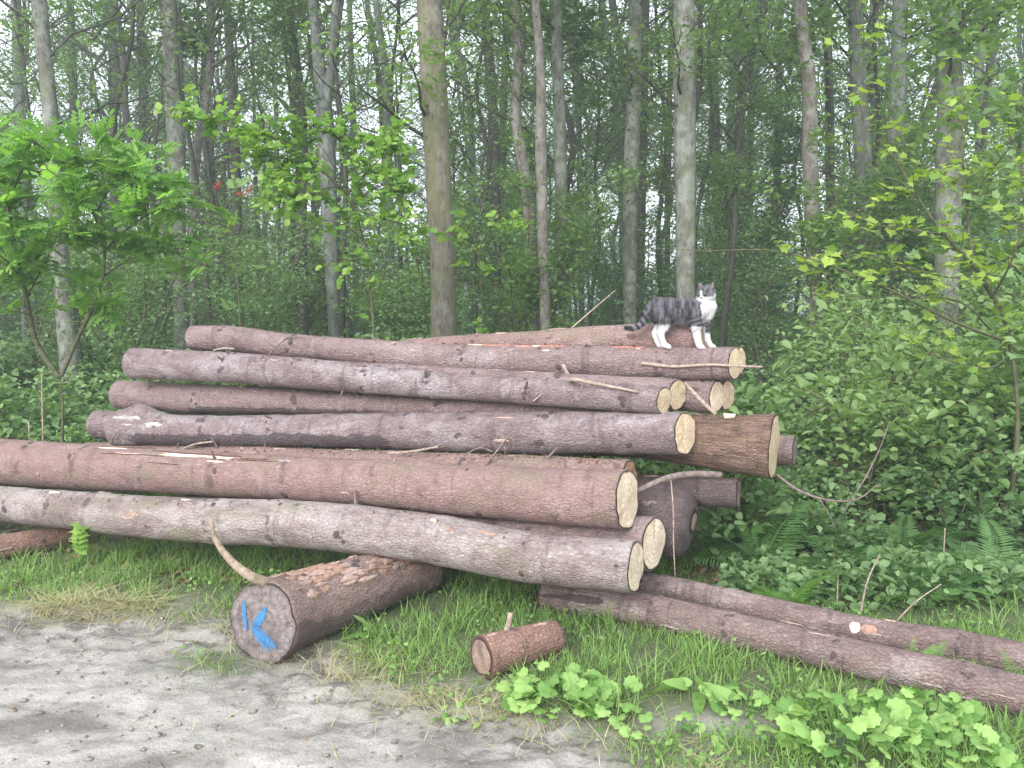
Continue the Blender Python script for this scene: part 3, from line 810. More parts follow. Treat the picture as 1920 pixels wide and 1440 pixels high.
def look_matrix(p, nrm, roll, sc):
    z = Vector(nrm).normalized(); x = Vector((0.3, 0.2, 1)).cross(z).normalized(); y = z.cross(x)
    R = Matrix((x, y, z)).transposed().to_4x4()
    s = sc if np.ndim(sc) else (sc, sc, sc)
    return Matrix.Translation(Vector(p)) @ R @ Matrix.Rotation(roll, 4, 'Z') @ Matrix.Diagonal((*s, 1))

def make_log(key, label, pts, bark, cut, skew=(0, 0), knots=9, stubs=2, stain=None, bumpf=None, lump=0.032, whorl=0.04, flakes=5, rim=0.93, name='log', group=None, cut2=None, seed=None):
    """pts rows (x, y, z, r); last row is the end whose sawn face is seen"""
    rng = np.random.default_rng(seed if seed is not None else sum(ord(c) for c in key) * 7)
    L = Log(); LOGS[key] = L
    pts = np.asarray(pts, float)
    length = np.linalg.norm(np.diff(pts[:, :3], axis=0), axis=1).sum()
    n = int(np.clip(length / 0.022, 14, 230))
    Q = catmull(pts, n); R0 = pts[:, 3].mean()
    q_ = np.linspace(0, length * 1.3, n)
    Q[:, 2] += 0.05 * R0 * 2 * (fbm(q_ * 1.4, q_ * 0 + 3.3, int(rng.integers(99)), 2) - 0.5); Q[:, 1] += 0.07 * R0 * 2 * (fbm(q_ * 1.4, q_ * 0 + 8.1, int(rng.integers(99)), 2) - 0.5)
    C, R = Q[:, :3], Q[:, 3]
    T, A, B = frames(C)
    s = np.r_[0, np.cumsum(np.linalg.norm(np.diff(C, axis=0), axis=1))]
    off = rng.uniform(0, 50)
    wh = []
    p = rng.uniform(0.05, 0.4)
    while p < length: wh.append(p); p += rng.uniform(0.32, 0.6)
    def rad(sv, th):
        sv = np.asarray(sv, float); th = np.asarray(th, float)
        a = fbm(sv * 2.6 + np.cos(th) * 0.9 + off, np.sin(th) * 0.9 + sv * 0.7 + off, 3) - 0.5
        b = fbm(sv * 9 + np.cos(th) * 3 + off, np.sin(th) * 3 + off * 2, 9, 3) - 0.5
        r = 1 + lump * 2.2 * a + lump * 1.3 * b + (0.022 + 0.25 * lump) * (fbm(sv * 38 + np.cos(th) * 9 + off, np.sin(th) * 9 + sv * 7, 21, 3) - 0.5)
        for w in wh: r = r + whorl * np.exp(-((sv - w) / 0.035) ** 2)
        if bumpf is not None: r = r + bumpf(sv, th)
        return r
    L.C, L.R, L.T, L.A, L.B, L.s, L.rad, L.length = C, R, T, A, B, s, rad, length
    th = np.arange(SIDES) / SIDES * 2 * np.pi
    TH, SS = np.meshgrid(th, s)
    RR = R[:, None] * rad(SS, TH)
    # oblique saw cuts: shift the last rings along the axis
    sh = np.zeros_like(TH)
    for end, sk in ((1, skew[0]), (0, skew[1])):
        d = (length - s) if end else s
        w = np.clip(1 - d / 0.16, 0, 1)[:, None]
        sgn = -1 if end else 1
        sh += w * sgn * math.tan(math.radians(sk)) * RR * np.cos(TH)
        sh += w * sgn * 0.012 * (vnoise(TH * 2.2, SS * 0 + off, 4) - 0.3) * (R[:, None] / 0.12)
    V = C[:, None] + RR[..., None] * (A[:, None] * np.cos(TH)[..., None] + B[:, None] * np.sin(TH)[..., None]) + sh[..., None] * T[:, None]
    base = np.array([C[n // 2, 0], C[n // 2, 1], C[n // 2, 2] - R[n // 2]])
    L.base = base
    root = thing(name, label, 'log', base, group); L.root = root
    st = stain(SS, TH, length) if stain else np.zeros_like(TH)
    for w in wh:      # darker bark in the branch whorls
        st = np.maximum(st, 0.55 * np.exp(-((SS - w) / 0.05) ** 2) * sstep(0.42, 0.62, fbm(np.cos(TH) * 1.6 + w * 7, np.sin(TH) * 1.6, 77, 3)))
    co = np.stack([SS + off, RR * np.cos(TH) + off, RR * np.sin(TH)], -1)
    verts = [V.reshape(-1, 3)]; cos_ = [co.reshape(-1, 3)]; sts = [st.ravel()]
    i = np.arange(n - 1)[:, None] * SIDES; j = np.arange(SIDES)[None]; k = (j + 1) % SIDES
    F = [np.stack([i + j, i + k, i + SIDES + k, i + SIDES + j], -1).reshape(-1, 4)]
    nv = n * SIDES
    L.ends = {}
    for end in (1, 0):
        e = n - 1 if end else 0
        ring = V[e]; cen = ring.mean(0)
        rg_ = (rim * (1 + 0.035 * (vnoise(th * 5, th * 0 + off, 6) - 0.5) * 2))[:, None]
        inner = cen + (ring - cen) * rg_
        verts.append(inner); cos_.append(co[e] + 0.3); sts.append(np.full(SIDES, 0.9))
        jj = np.arange(SIDES); kk = (jj + 1) % SIDES
        a = e * SIDES
        q = np.stack([a + jj, a + kk, nv + kk, nv + jj], -1)
        F.append(q if end else q[:, ::-1]); nv += SIDES
        # sawn face
        nrm = np.cross(ring[0] - cen, ring[SIDES // 4] - cen); nrm /= np.linalg.norm(nrm)
        if np.dot(nrm, T[e]) * (1 if end else -1) < 0: nrm = -nrm
        L.ends[end] = (cen, nrm)
        fv, fc = [], []
        pith = cen + (A[e] * rng.normal(0, 0.06) + B[e] * rng.normal(0, 0.06)) * R[e]
        for q_, rho in enumerate((1.0, 0.8, 0.6, 0.4, 0.2)):
            ctr = cen * rho + pith * (1 - rho)
            rv = ctr + (ring - cen) * rho * (rg_ - 0.006) + nrm * (0.003 + 0.004 * (1 - rho))
            fv.append(rv); d = rv - cen
            fc.append(np.c_[d @ A[e], d @ B[e], np.full(SIDES, rho)])
        fv = np.r_[np.concatenate(fv), [pith + nrm * 0.007]]
        fc = np.r_[np.concatenate(fc), [[0, 0, 0]]]
        fq = np.concatenate([np.stack([q_ * SIDES + jj, q_ * SIDES + kk, (q_ + 1) * SIDES + kk, (q_ + 1) * SIDES + jj], -1) for q_ in range(4)])
        ft = np.stack([4 * SIDES + jj, 4 * SIDES + kk, np.full(SIDES, 5 * SIDES)], -1)
        if not end: fq, ft = fq[:, ::-1], ft[:, ::-1]
        fo = obj('cut_face', mesh_np('cut_face', fv - base, [fq, ft], {'face_co': fc}), M[cut if end or not cut2 else cut2], root)
        if end: L.face = fo
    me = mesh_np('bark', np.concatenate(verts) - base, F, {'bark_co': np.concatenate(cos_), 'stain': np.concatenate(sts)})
    L.bark = obj('bark', me, M[bark], root)
    for q in range(int(knots * 1.4)):
        sv = float(np.clip(wh[rng.integers(0, len(wh))] + rng.normal(0, 0.02), 0.05, length - 0.05)) if wh else length / 2
        tv = rng.uniform(-0.9, 2.4)
        p, nr = surf(L, sv, tv, -0.002)
        o = obj('knot', KNOT, None, L.bark)
        z = rng.uniform(0.011, 0.026) * min(1.2, R.mean() / 0.1)
        o.matrix_local = look_matrix(p - base, nr, rng.uniform(0, 6.28), (z, z, z * 0.7))
    for q in range(flakes):
        sv = rng.uniform(0.08, 0.88) * length; tv = rng.uniform(-0.6, 1.9)
        patch(L, 'bark_flake', ('flake_grey', 'flake_pink', 'flake_grey')[q % 3], sv, sv + rng.uniform(0.03, 0.12), tv, tv + rng.uniform(0.10, 0.32), rng.uniform(0.003, 0.008), 9, 5, 0.75, int(rng.integers(9999)))
    for q in range(stubs):
        sv = float(np.clip(wh[rng.integers(0, len(wh))], 0.08, length - 0.08)) if wh else length / 2
        tv = rng.uniform(0.3, 2.0)
        p, nr = surf(L, sv, tv, -0.004)
        o = obj('branch_stub', STUB, None, L.bark)
        z = rng.uniform(0.03, 0.085)
        tl = unit(nr + rng.normal(0, 0.5, 3))
        o.matrix_local = look_matrix(p - base, tl, rng.uniform(0, 6.28), (min(z, 0.05), min(z, 0.05), z))
    return L

def surf(L, sv, th, off=0.0):
    """point and outward normal on a log's bark"""
    C = np.array([np.interp(sv, L.s, L.C[:, q]) for q in range(3)]); R = np.interp(sv, L.s, L.R)
    i = int(np.clip(np.searchsorted(L.s, sv), 0, len(L.s) - 1))
    nr = L.A[i] * math.cos(th) + L.B[i] * math.sin(th)
    return C + nr * (R * float(L.rad(np.array([sv]), np.array([th]))[0]) + off), nr

def s_at_u(L, u):
    """station along a log that the photograph shows at column u"""
    best = np.argmin(np.abs(960 + FPX * L.C[:, 0] / (L.C[:, 1] * cP - (L.C[:, 2] - CAM_H) * sP) - u))
    return L.s[best]

def depth_at_u(L, u, front=0.0):
    sv = s_at_u(L, u)
    return float(np.interp(sv, L.s, L.C[:, 1]) - front * np.interp(sv, L.s, L.R))

def patch(L, name, mat, s0, s1, t0, t1, off=0.002, ns=24, ntt=8, rag=0.35, seed=0):
    """ragged sheet lying on a log's bark (peeled strip, exposed wood, crack)"""
    a = np.linspace(0, 1, ns); b = np.linspace(-1, 1, ntt)
    rng = np.random.default_rng(seed)
    prof = np.sin(np.pi * np.clip(a, 0.0, 1.0)) ** 0.45
    up = prof * (1 - rag * vnoise(a * ns * 0.35, a * 0 + seed, seed)); lo = prof * (1 - rag * vnoise(a * ns * 0.35, a * 0 + seed + 9, seed + 4))
    mid, hw = (t0 + t1) / 2, (t1 - t0) / 2
    wob = rag * 0.9 * (vnoise(a * 5, a * 0 + 3 + seed, seed + 8) - 0.5)
    V = []
    for i in range(ns):
        for x in b:
            th = mid + hw * (wob[i] + (x * up[i] if x > 0 else x * lo[i]))
            p, nr = surf(L, s0 + (s1 - s0) * a[i], th, off * (1 - 0.9 * abs(x) ** 4))
            V.append(p)
    i = np.arange(ns - 1)[:, None] * ntt; j = np.arange(ntt - 1)[None]
    F = np.stack([i + j, i + j + 1, i + ntt + j + 1, i + ntt + j], -1).reshape(-1, 4)
    return obj(name, mesh_np(name, np.array(V) - L.base, F), M[mat], L.bark)

def pile_path(px, dr, ang):
    """a log lies in a vertical plane turned by ang; px rows (u, v, diameter in px)"""
    ang = math.radians(ang)
    u, v, w = px[-1]
    P = CAMP + ray(u, v) * dr
    dx, dy = -math.cos(ang), math.sin(ang)
    rows = []
    for (u, v, w) in px:
        r = ray(u, v)
        t, k = np.linalg.solve(np.array([[r[0], -dx], [r[1], -dy]]), P[:2])
        rows.append([*(CAMP + r * t), w / 2 * t / FPX])
    return np.array(rows)

def ground_path(px, sink=0.0):
    rows = []
    for (u, v, w) in px:
        r = ray(u, v); t = 3.5
        for _ in range(30):
            p = CAMP + r * t
            zt = gh(p[0], p[1]) + w / 2 * t / FPX * (1 - sink)
            t = t + (zt - p[2]) / r[2] * 0.8
        rows.append([*(CAMP + r * t), w / 2 * t / FPX])
    return np.array(rows)

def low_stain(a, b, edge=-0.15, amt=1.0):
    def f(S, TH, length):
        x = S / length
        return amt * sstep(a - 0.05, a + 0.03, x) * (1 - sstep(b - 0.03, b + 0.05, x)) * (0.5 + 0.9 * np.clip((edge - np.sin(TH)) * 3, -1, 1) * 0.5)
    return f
def blot_stain(k, amt=0.9, seed=5):
    def f(S, TH, length):
        return amt * sstep(0.60, 0.72, fbm(S * k + np.cos(TH) * 0.8, np.sin(TH) * 0.8 + S * 0.3, seed))
    return f
def burl(S, TH):
    d = np.angle(np.exp(1j * (TH - 1.45)))
    return 0.62 * np.exp(-((S - 0.22) / 0.13) ** 2 - (d / 0.62) ** 2) + 0.16 * np.exp(-((S - 0.05) / 0.12) ** 2)

PILE = [
 # key, label, px, depth, angle, bark, face, skew, options
 ('A', 'pale grey-barked log lowest in front, resting on the stub marked with blue paint', [(-190, 922, 58), (-120, 930, 60), (0, 944, 65), (300, 970, 80), (600, 987, 90), (800, 1009, 94), (960, 1040, 95), (1192, 1062, 98)], 3.584, 21.0, 'log_grey', 'cut_pale', 6, dict(knots=14, stubs=1, lump=0.035, whorl=0.035)),
 ('B', 'thick reddish log with split peeling bark along its top, second from the bottom', [(-200, 853, 86), (-150, 857, 86), (0, 866, 88), (300, 882, 86), (600, 899, 86), (900, 921, 98), (1177, 936, 114)], 3.748, 22.9, 'log_red', 'cut_pale', 7, dict(knots=12, stubs=2, lump=0.018, whorl=0.018)),
 ('C', 'log with bright cream sawn end tucked behind the lowest front log', [(300, 965, 74), (1226, 1019, 102)], 3.825, 20.3, 'log_mauve', 'cut_pale', 15, dict(knots=4, stubs=0)),
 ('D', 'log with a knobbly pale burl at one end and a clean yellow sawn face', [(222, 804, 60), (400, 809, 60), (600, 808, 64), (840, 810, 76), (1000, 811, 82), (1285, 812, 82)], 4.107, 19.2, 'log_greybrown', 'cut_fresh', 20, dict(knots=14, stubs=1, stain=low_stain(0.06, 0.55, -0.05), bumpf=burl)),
 ('E', 'debris-strewn log wedged behind the thick reddish log, its sawn end brown', [(165, 856, 54), (700, 873, 58), (1180, 893, 64)], 3.970, 23.2, 'log_red', 'cut_brown', 10, dict(knots=8, stubs=6)),
 ('D2', 'short-showing log end poking out beside the pale burl', [(183, 796, 54), (600, 806, 52)], 5.05, 19.0, 'log_greybrown', 'cut_old', 5, dict(knots=4, stubs=0)),
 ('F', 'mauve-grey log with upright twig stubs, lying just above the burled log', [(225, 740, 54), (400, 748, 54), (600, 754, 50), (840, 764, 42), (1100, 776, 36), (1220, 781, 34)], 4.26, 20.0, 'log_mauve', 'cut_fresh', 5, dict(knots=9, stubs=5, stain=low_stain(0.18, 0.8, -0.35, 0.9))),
 ('G', 'grey log lying directly beneath the topmost log', [(250, 682, 58), (400, 688, 57), (600, 703, 57), (840, 723, 50), (1000, 734, 50), (1245, 751, 52)], 4.130, 19.6, 'log_greybrown', 'cut_yellow', 20, dict(knots=14, stubs=4)),
 ('K2', 'log ending in a tall yellowish sawn face just behind the grey one', [(450, 690, 48), (1270, 741, 60)], 4.260, 19.9, 'log_mauve', 'cut_yellow', 22, dict(knots=4, stubs=0)),
 ('H', 'topmost front log that the cat stands on, red scraped patches on top', [(362, 633, 46), (440, 636, 48), (540, 648, 46), (640, 656, 46), (840, 672, 54), (1000, 676, 57), (1200, 681, 62), (1378, 682, 62)], 4.330, 16.6, 'log_mauve', 'cut_fresh', 22, dict(knots=16, stubs=3, lump=0.028, whorl=0.04)),
 ('I', 'reddish log at the back of the top row behind the cat', [(700, 662, 36), (860, 650, 42), (1000, 643, 46), (1150, 636, 54), (1320, 635, 58)], 4.475, 18.2, 'log_red', 'cut_fresh', 10, dict(knots=9, stubs=1)),
 ('J', 'log whose round sawn end peeks out behind the topmost one', [(650, 662, 42), (1388, 676, 52)], 4.501, 19.4, 'log_mauve', 'cut_fresh', 18, dict(knots=3, stubs=0)),
 ('K3', 'dark mauve log with a leaning stick against its sawn end, below the cat', [(600, 706, 48), (1344, 744, 62)], 4.352, 21.4, 'log_mauve', 'cut_pale', 18, dict(knots=5, stubs=0)),
 ('K4', 'log end half hidden behind the one with the leaning stick', [(640, 700, 44), (1363, 740, 58)], 4.501, 21.1, 'log_mauve', 'cut_fresh', 20, dict(knots=2, stubs=0)),
 ('L', 'very thick brown log with deeply furrowed bark sticking out of the pile', [(700, 800, 84), (1310, 826, 98), (1452, 836, 124)], 4.237, 17.1, 'log_rough', 'cut_yellow', 11, dict(knots=2, stubs=0, lump=0.03, whorl=0.0, rim=0.95)),
 ('M', 'thin grey log end showing behind the very thick furrowed log', [(700, 800, 44), (1490, 845, 58)], 4.583, 13.6, 'log_mauve', 'cut_grey', 14, dict(knots=2, stubs=0)),
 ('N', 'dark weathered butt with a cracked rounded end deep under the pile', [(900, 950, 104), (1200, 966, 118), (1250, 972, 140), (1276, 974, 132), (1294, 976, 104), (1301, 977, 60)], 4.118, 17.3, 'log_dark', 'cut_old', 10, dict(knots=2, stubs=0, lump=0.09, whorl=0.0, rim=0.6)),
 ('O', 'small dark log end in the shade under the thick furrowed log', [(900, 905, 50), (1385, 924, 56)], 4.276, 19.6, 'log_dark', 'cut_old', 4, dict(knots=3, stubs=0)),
]
for key, lab, px, dr, ang, bark, cut, sk, kw in PILE:
    make_log(key, lab, pile_path(px, dr, ang), bark, cut, (sk, 0), **kw)

make_log('P', 'long thin log lying loose in the grass with its front side towards the weeds', ground_path([(1020, 1112, 58), (1180, 1138, 62), (1400, 1186, 66), (1600, 1232, 70), (1920, 1304, 80), (2080, 1342, 86)], 0.12), 'log_ground', 'cut_old', knots=18, stubs=0, stain=blot_stain(1.6), whorl=0.07, lump=0.03)
make_log('Q', 'long thin log lying on the ferns\' side of its twin, with a pale scar', ground_path([(1160, 1092, 50), (1240, 1104, 54), (1400, 1138, 56), (1600, 1182, 60), (1800, 1214, 62), (1920, 1236, 64), (2060, 1262, 66)], 0.05), 'log_ground', 'cut_old', knots=18, stubs=0, stain=blot_stain(1.3, seed=8), whorl=0.08, lump=0.03)
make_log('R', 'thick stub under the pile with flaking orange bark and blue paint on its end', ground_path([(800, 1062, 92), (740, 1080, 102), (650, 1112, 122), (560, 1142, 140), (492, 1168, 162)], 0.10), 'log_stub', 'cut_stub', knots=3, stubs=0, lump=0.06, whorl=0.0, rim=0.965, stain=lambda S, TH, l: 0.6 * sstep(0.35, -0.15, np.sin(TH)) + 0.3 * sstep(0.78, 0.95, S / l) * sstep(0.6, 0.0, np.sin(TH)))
make_log('S', 'short orange-brown stub with an upright peg lying in the grass', ground_path([(1042, 1192, 62), (903, 1232, 84)], 0.05), 'log_orange', 'cut_old', knots=2, stubs=0, lump=0.02, whorl=0.0, rim=0.80)
make_log('T', 'thin pinkish bearer log crossing under the far end of the lowest front log', ground_path([(-160, 1052, 54), (0, 1027, 48), (132, 1003, 42)], 0.0), 'log_orange', 'cut_old', knots=4, stubs=0)

# splits, scars and peeled places
B_ = LOGS['B']
for k, (u0, u1, t0, t1, mt) in enumerate([(200, 250, 1.22, 1.34, 'bare_wood'), (318, 392, 0.92, 1.02, 'bare_wood'), (325, 395, 1.02, 1.12, 'bare_wood'), (385, 452, 0.98, 1.16, 'bare_wood'), (412, 440, 0.74, 0.86, 'bare_wood'), (440, 470, 0.92, 0.98, 'bare_wood'), (240, 285, 0.90, 0.96, 'bare_wood')]):
    patch(B_, 'exposed_wood', mt, s_at_u(B_, u0), s_at_u(B_, u1), t0, t1, 0.0035, 20, 6, 0.5, k)
for k, (u0, u1, t0, t1) in enumerate([(198, 300, 1.33, 1.39), (215, 330, 0.86, 0.92), (300, 420, 1.16, 1.20), (385, 470, 1.16, 1.22), (430, 540, 0.92, 0.97), (310, 362, 0.50, 0.55), (470, 520, 1.02, 1.06)]):
    patch(B_, 'bark_split', 'crack', s_at_u(B_, u0), s_at_u(B_, u1), t0, t1, 0.006, 26, 5, 0.6, 20 + k)
H_ = LOGS['H']
for k, (u0, u1, t0, t1, mt) in enumerate([(965, 1000, 1.0, 1.5, 'red_bast'), (1010, 1065, 1.15, 1.55, 'red_bast'), (1150, 1205, 1.2, 1.6, 'red_bast'), (1002, 1016, 1.15, 1.35, 'bare_wood'), (1022, 1032, 0.7, 0.86, 'bare_wood'), (880, 905, 1.3, 1.5, 'bare_wood'), (900, 960, 1.25, 1.6, 'red_bast'), (1192, 1202, 1.15, 1.25, 'bare_wood')]):
    patch(H_, 'bark_scrape', mt, s_at_u(H_, u0), s_at_u(H_, u1), t0, t1, 0.003, 14, 6, 0.6, 40 + k)
D_ = LOGS['D']
for k, (u0, u1, t0, t1) in enumerate([(232, 285, 0.62, 0.95), (292, 325, 0.30, 0.75), (250, 270, 0.35, 0.5)]):
    patch(D_, 'pale_scar', 'burl', s_at_u(D_, u0), s_at_u(D_, u1), t0, t1, 0.003, 16, 7, 0.7, 60 + k)
A_ = LOGS['A']
for k, (u0, u1, t0, t1, mt) in enumerate([(815, 828, 1.0, 1.25, 'bare_wood'), (840, 858, 0.75, 1.0, 'flake'), (905, 935, 0.9, 1.15, 'flake'), (870, 940, 0.55, 0.68, 'burl'), (270, 290, 0.2, 0.45, 'flake'), (100, 125, 1.2, 1.4, 'bare_wood'), (345, 362, 1.3, 1.5, 'bare_wood')]):
    patch(A_, 'bark_flake', mt, s_at_u(A_, u0), s_at_u(A_, u1), t0, t1, 0.004, 12, 6, 0.6, 80 + k)
Q_ = LOGS['Q']
patch(Q_, 'pale_scar', 'bare_wood', s_at_u(Q_, 1594), s_at_u(Q_, 1616), 0.15, 0.95, 0.003, 12, 7, 0.3, 91)
patch(Q_, 'pale_scar', 'flake', s_at_u(Q_, 1616), s_at_u(Q_, 1642), 0.2, 1.0, 0.003, 12, 7, 0.3, 92)
R_ = LOGS['R']
rng = np.random.default_rng(77)
for k in range(240):      # curling bark plates on the stub's upper side
    sv = rng.uniform(0.10, 0.92) * R_.length; tv = rng.uniform(0.25, 2.5)
    if fbm(np.array([sv * 6.0]), np.array([tv * 1.6]), 12)[0] < 0.40: continue
    patch(R_, 'bark_plate', ('flake', 'flake_pink')[k % 2], sv, sv + rng.uniform(0.04, 0.12), tv, tv + rng.uniform(0.12, 0.34), rng.uniform(0.004, 0.013), 7, 5, 0.6, 100 + k)

# blue paint on the sawn end of the stub: strokes lying in the end's own plane
cen, nrm = R_.ends[1]
def on_face(u, v, off=0.0095):
    r = ray(u, v); t = np.dot(cen + nrm * off - CAMP, nrm) / np.dot(r, nrm)
    return CAMP + r * t
pm, nt, out = new_mat('blue_spray')
cov = attr(nt, 'cov').outputs['Fac']
tcn = node(nt, 'ShaderNodeTexCoord').outputs['Object']
sp = math_n(nt, 'ADD', cov, math_n(nt, 'MULTIPLY', math_n(nt, 'SUBTRACT', noise_n(nt, tcn, 90, 5, 0.75), 0.5), 1.5))
pp = principled(nt, out, ramp(nt, noise_n(nt, tcn, 40, 3, 0.6), [(0.3, (0.05, 0.145, 0.28)), (0.7, (0.055, 0.21, 0.42))]), 0.75, None, 0.15)
tp = node(nt, 'ShaderNodeBsdfTransparent'); mx = node(nt, 'ShaderNodeMixShader')
nt.links.new(ramp(nt, sp, [(0.28, (0, 0, 0)), (0.78, (0.9, 0.9, 0.9))]), mx.inputs[0])
nt.links.new(tp.outputs[0], mx.inputs[1]); nt.links.new(pp.outputs[0], mx.inputs[2]); nt.links.new(mx.outputs[0], out.inputs['Surface'])
M['blue_paint'] = pm
LAYER = [0.0095]
def stroke(px, w, cover=1.0):
    """one pass of the spray can: dense in the middle, thin at the sides"""
    P = np.array([on_face(u, v, LAYER[0]) for u, v in px]); P = catmull(P, 16); LAYER[0] += 0.001
    T = unit(np.gradient(P, axis=0)); S = unit(np.cross(T, nrm))
    W = np.interp(np.linspace(0, 1, 16), np.linspace(0, 1, len(w)), w)[:, None] * 1.7
    V = np.concatenate([P + S * W * q for q in (-1, -0.5, 0, 0.5, 1)])
    e = np.sin(np.linspace(0.12, 0.93, 16) * np.pi) ** 0.4
    cv = np.concatenate([e * q * cover for q in (0.0, 0.75, 1.0, 0.75, 0.0)])
    j = np.arange(15)
    F = np.concatenate([np.stack([q * 16 + j, q * 16 + j + 1, (q + 1) * 16 + j + 1, (q + 1) * 16 + j], -1) for q in range(4)])
    obj('paint_mark', mesh_np('paint_mark', V - R_.base, F, {'cov': cv}), M['blue_paint'], R_.face)
stroke([(457, 1127), (458, 1150), (461, 1182)], [0.009, 0.010, 0.008])
stroke([(498, 1139), (490, 1156), (475, 1176)], [0.012, 0.019, 0.017])
stroke([(472, 1172), (486, 1190), (502, 1203), (520, 1214)], [0.016, 0.026, 0.022, 0.012], 0.85)
stroke([(484, 1196), (494, 1210), (506, 1222)], [0.012, 0.016, 0.008], 0.6)

# branch growing from the stub, peg on the short stub
mb = MB()
bd = R_.C[-1, 1]
bp = [at(u, v, d) for u, v, d in [(396, 974, bd + 0.06), (404, 1010, bd + 0.05), (432, 1050, bd + 0.03), (470, 1080, bd + 0.0), (505, 1094, bd + 0.06), (535, 1096, bd + 0.16)]]
add_tube(mb, bp, [0.007, 0.012, 0.017, 0.022, 0.024, 0.012], 9, 26)
o = obj('branch', mb.mesh('branch', R_.base), M['branch'], R_.root); o['label'] = 'curved pale branch rising from the stub\'s painted end'
S_ = LOGS['S']
p, nr = surf(S_, S_.length * 0.66, 1.35, -0.01)
mb = MB(); add_tube(mb, [p, p + [0.012, 0, 0.04], p + [0.02, 0.0, 0.085]], [0.013, 0.0115, 0.011], 8, 6)
obj('peg', mb.mesh('peg', S_.base), M['log_orange'] if False else M['twig_pale'], S_.root)

# ------------------------------------------------------------------ loose twigs and sticks on the pile
def twig(label, px, w, mat='twig', side=(), name='twig', sides=7):
    """px rows (u, v, depth); w widths in metres (diameter); side = extra offshoots"""
    P = [at(*q) for q in px]
    base = np.array(P[int(np.argmin([q[2] for q in P]))])
    mb = MB(); add_tube(mb, P, np.array(w) / 2, sides, 5 * len(px) + 6)
    for s_px, s_w in side:
        add_tube(mb, [at(*q) for q in s_px], np.array(s_w) / 2, 5, 10)
    return tag(obj(name, mb.mesh(name, base), M[mat], None, base), label, 'stick' if 'stick' in name else 'twig')
dH = lambda u, f=1.0: depth_at_u(LOGS['H'], u, f)
dk = lambda k, u, f=0.9: depth_at_u(LOGS[k], u, f)
twig('long pale stick lying across the end of the log below the cat', [(1202, 681, dH(1202, 1.02)), (1260, 687, dH(1260, 1.05)), (1330, 684, dH(1330, 1.05)), (1400, 687, dH(1378, 1.1)), (1430, 688, dH(1378, 1.0))], [0.022, 0.018, 0.016, 0.014, 0.010], 'twig_pale', name='stick')
twig('thin dark twig arching up in front of the cat\'s paws', [(1268, 705, dH(1268, 0.95)), (1276, 665, dH(1276, 1.25)), (1287, 635, dH(1287, 1.3)), (1310, 615, dH(1310, 1.3))], [0.006, 0.008, 0.007, 0.004], 'twig')
twig('hooked pinkish stick hanging below the topmost log', [(1056, 684, dH(1056, 1.03)), (1064, 702, dH(1064, 1.1)), (1085, 713, dk('G', 1085, 1.5)), (1130, 722, dk('G', 1130, 1.05)), (1197, 735, dk('G', 1197, 1.03))], [0.020, 0.026, 0.022, 0.018, 0.012], 'twig_pale', [([(1095, 716, dk('G', 1095, 1.3)), (1086, 735, dk('G', 1086, 1.25))], [0.005, 0.003])], name='stick')
twig('straight pinkish stick leaning on the sawn log ends below the cat', [(1284, 718, 4.20), (1312, 748, 4.16), (1342, 777, 4.12)], [0.016, 0.022, 0.022], 'twig_pale', name='stick')
twig('pale broken stick lying on debris behind the reddish log', [(728, 850, dk('E', 728, 1.05)), (775, 846, dk('E', 775, 1.1)), (821, 838, dk('E', 821, 1.2))], [0.010, 0.014, 0.012], 'twig_pale', [([(812, 840, dk('E', 812, 1.2)), (825, 832, dk('E', 825, 1.2))], [0.005, 0.003])], name='stick')
twig('upright forked twig standing up from behind the reddish log', [(912, 872, dk('E', 912, 0.9)), (935, 842, dk('E', 935, 1.3)), (957, 814, dk('E', 957, 1.4))], [0.014, 0.014, 0.007], 'twig', [([(941, 832, dk('E', 941, 1.35)), (948, 843, dk('E', 948, 1.4)), (938, 862, dk('E', 938, 1.3))], [0.007, 0.006, 0.004]), ([(954, 818, dk('E', 954, 1.4)), (963, 828, dk('E', 963, 1.4)), (962, 842, dk('E', 962, 1.4))], [0.006, 0.006, 0.005])])
twig('pale bent twig lying in front of the burled log', [(340, 843, dk('D', 340, 1.15)), (362, 834, dk('D', 362, 1.25)), (399, 828, dk('D', 399, 1.2))], [0.010, 0.013, 0.011], 'twig_pale')
twig('short crooked twig beside the burl', [(208, 832, dk('D', 250, 1.0)), (213, 818, dk('D', 250, 1.2)), (222, 808, dk('D', 250, 1.25))], [0.012, 0.011, 0.006], 'twig')
twig('thin arching twig between the two uppermost front logs', [(503, 666, dk('G', 503, 0.4)), (524, 645, dk('G', 524, 1.0)), (545, 634, dH(545, 1.1)), (568, 631, dH(568, 0.9))], [0.009, 0.009, 0.007, 0.004], 'twig')
twig('flat broken twig lying at the far end of the grey log', [(400, 657, dk('G', 400, 0.3)), (420, 653, dk('G', 420, 0.8)), (440, 654, dk('G', 440, 0.8))], [0.008, 0.011, 0.010], 'twig_pale')
twig('thick grey branch with a ragged pale end under the furrowed log', [(1170, 932, 3.90), (1205, 916, 3.90), (1250, 897, 3.92), (1300, 889, 3.95), (1352, 891, 3.98)], [0.022, 0.028, 0.034, 0.034, 0.036], 'twig', name='branch')
twig('long brown bent branch drooping from under the furrowed log into the ferns', [(1456, 890, 4.22), (1490, 915, 4.2), (1535, 934, 4.2), (1600, 938, 4.25), (1650, 905, 4.4)], [0.014, 0.016, 0.014, 0.010, 0.005], 'twig', [([(1535, 934, 4.2), (1560, 975, 4.2), (1570, 1000, 4.2)], [0.007, 0.005, 0.003]), ([(1580, 962, 4.2), (1620, 900, 4.2), (1650, 840, 4.25), (1668, 790, 4.3)], [0.007, 0.008, 0.006, 0.004])], name='branch')
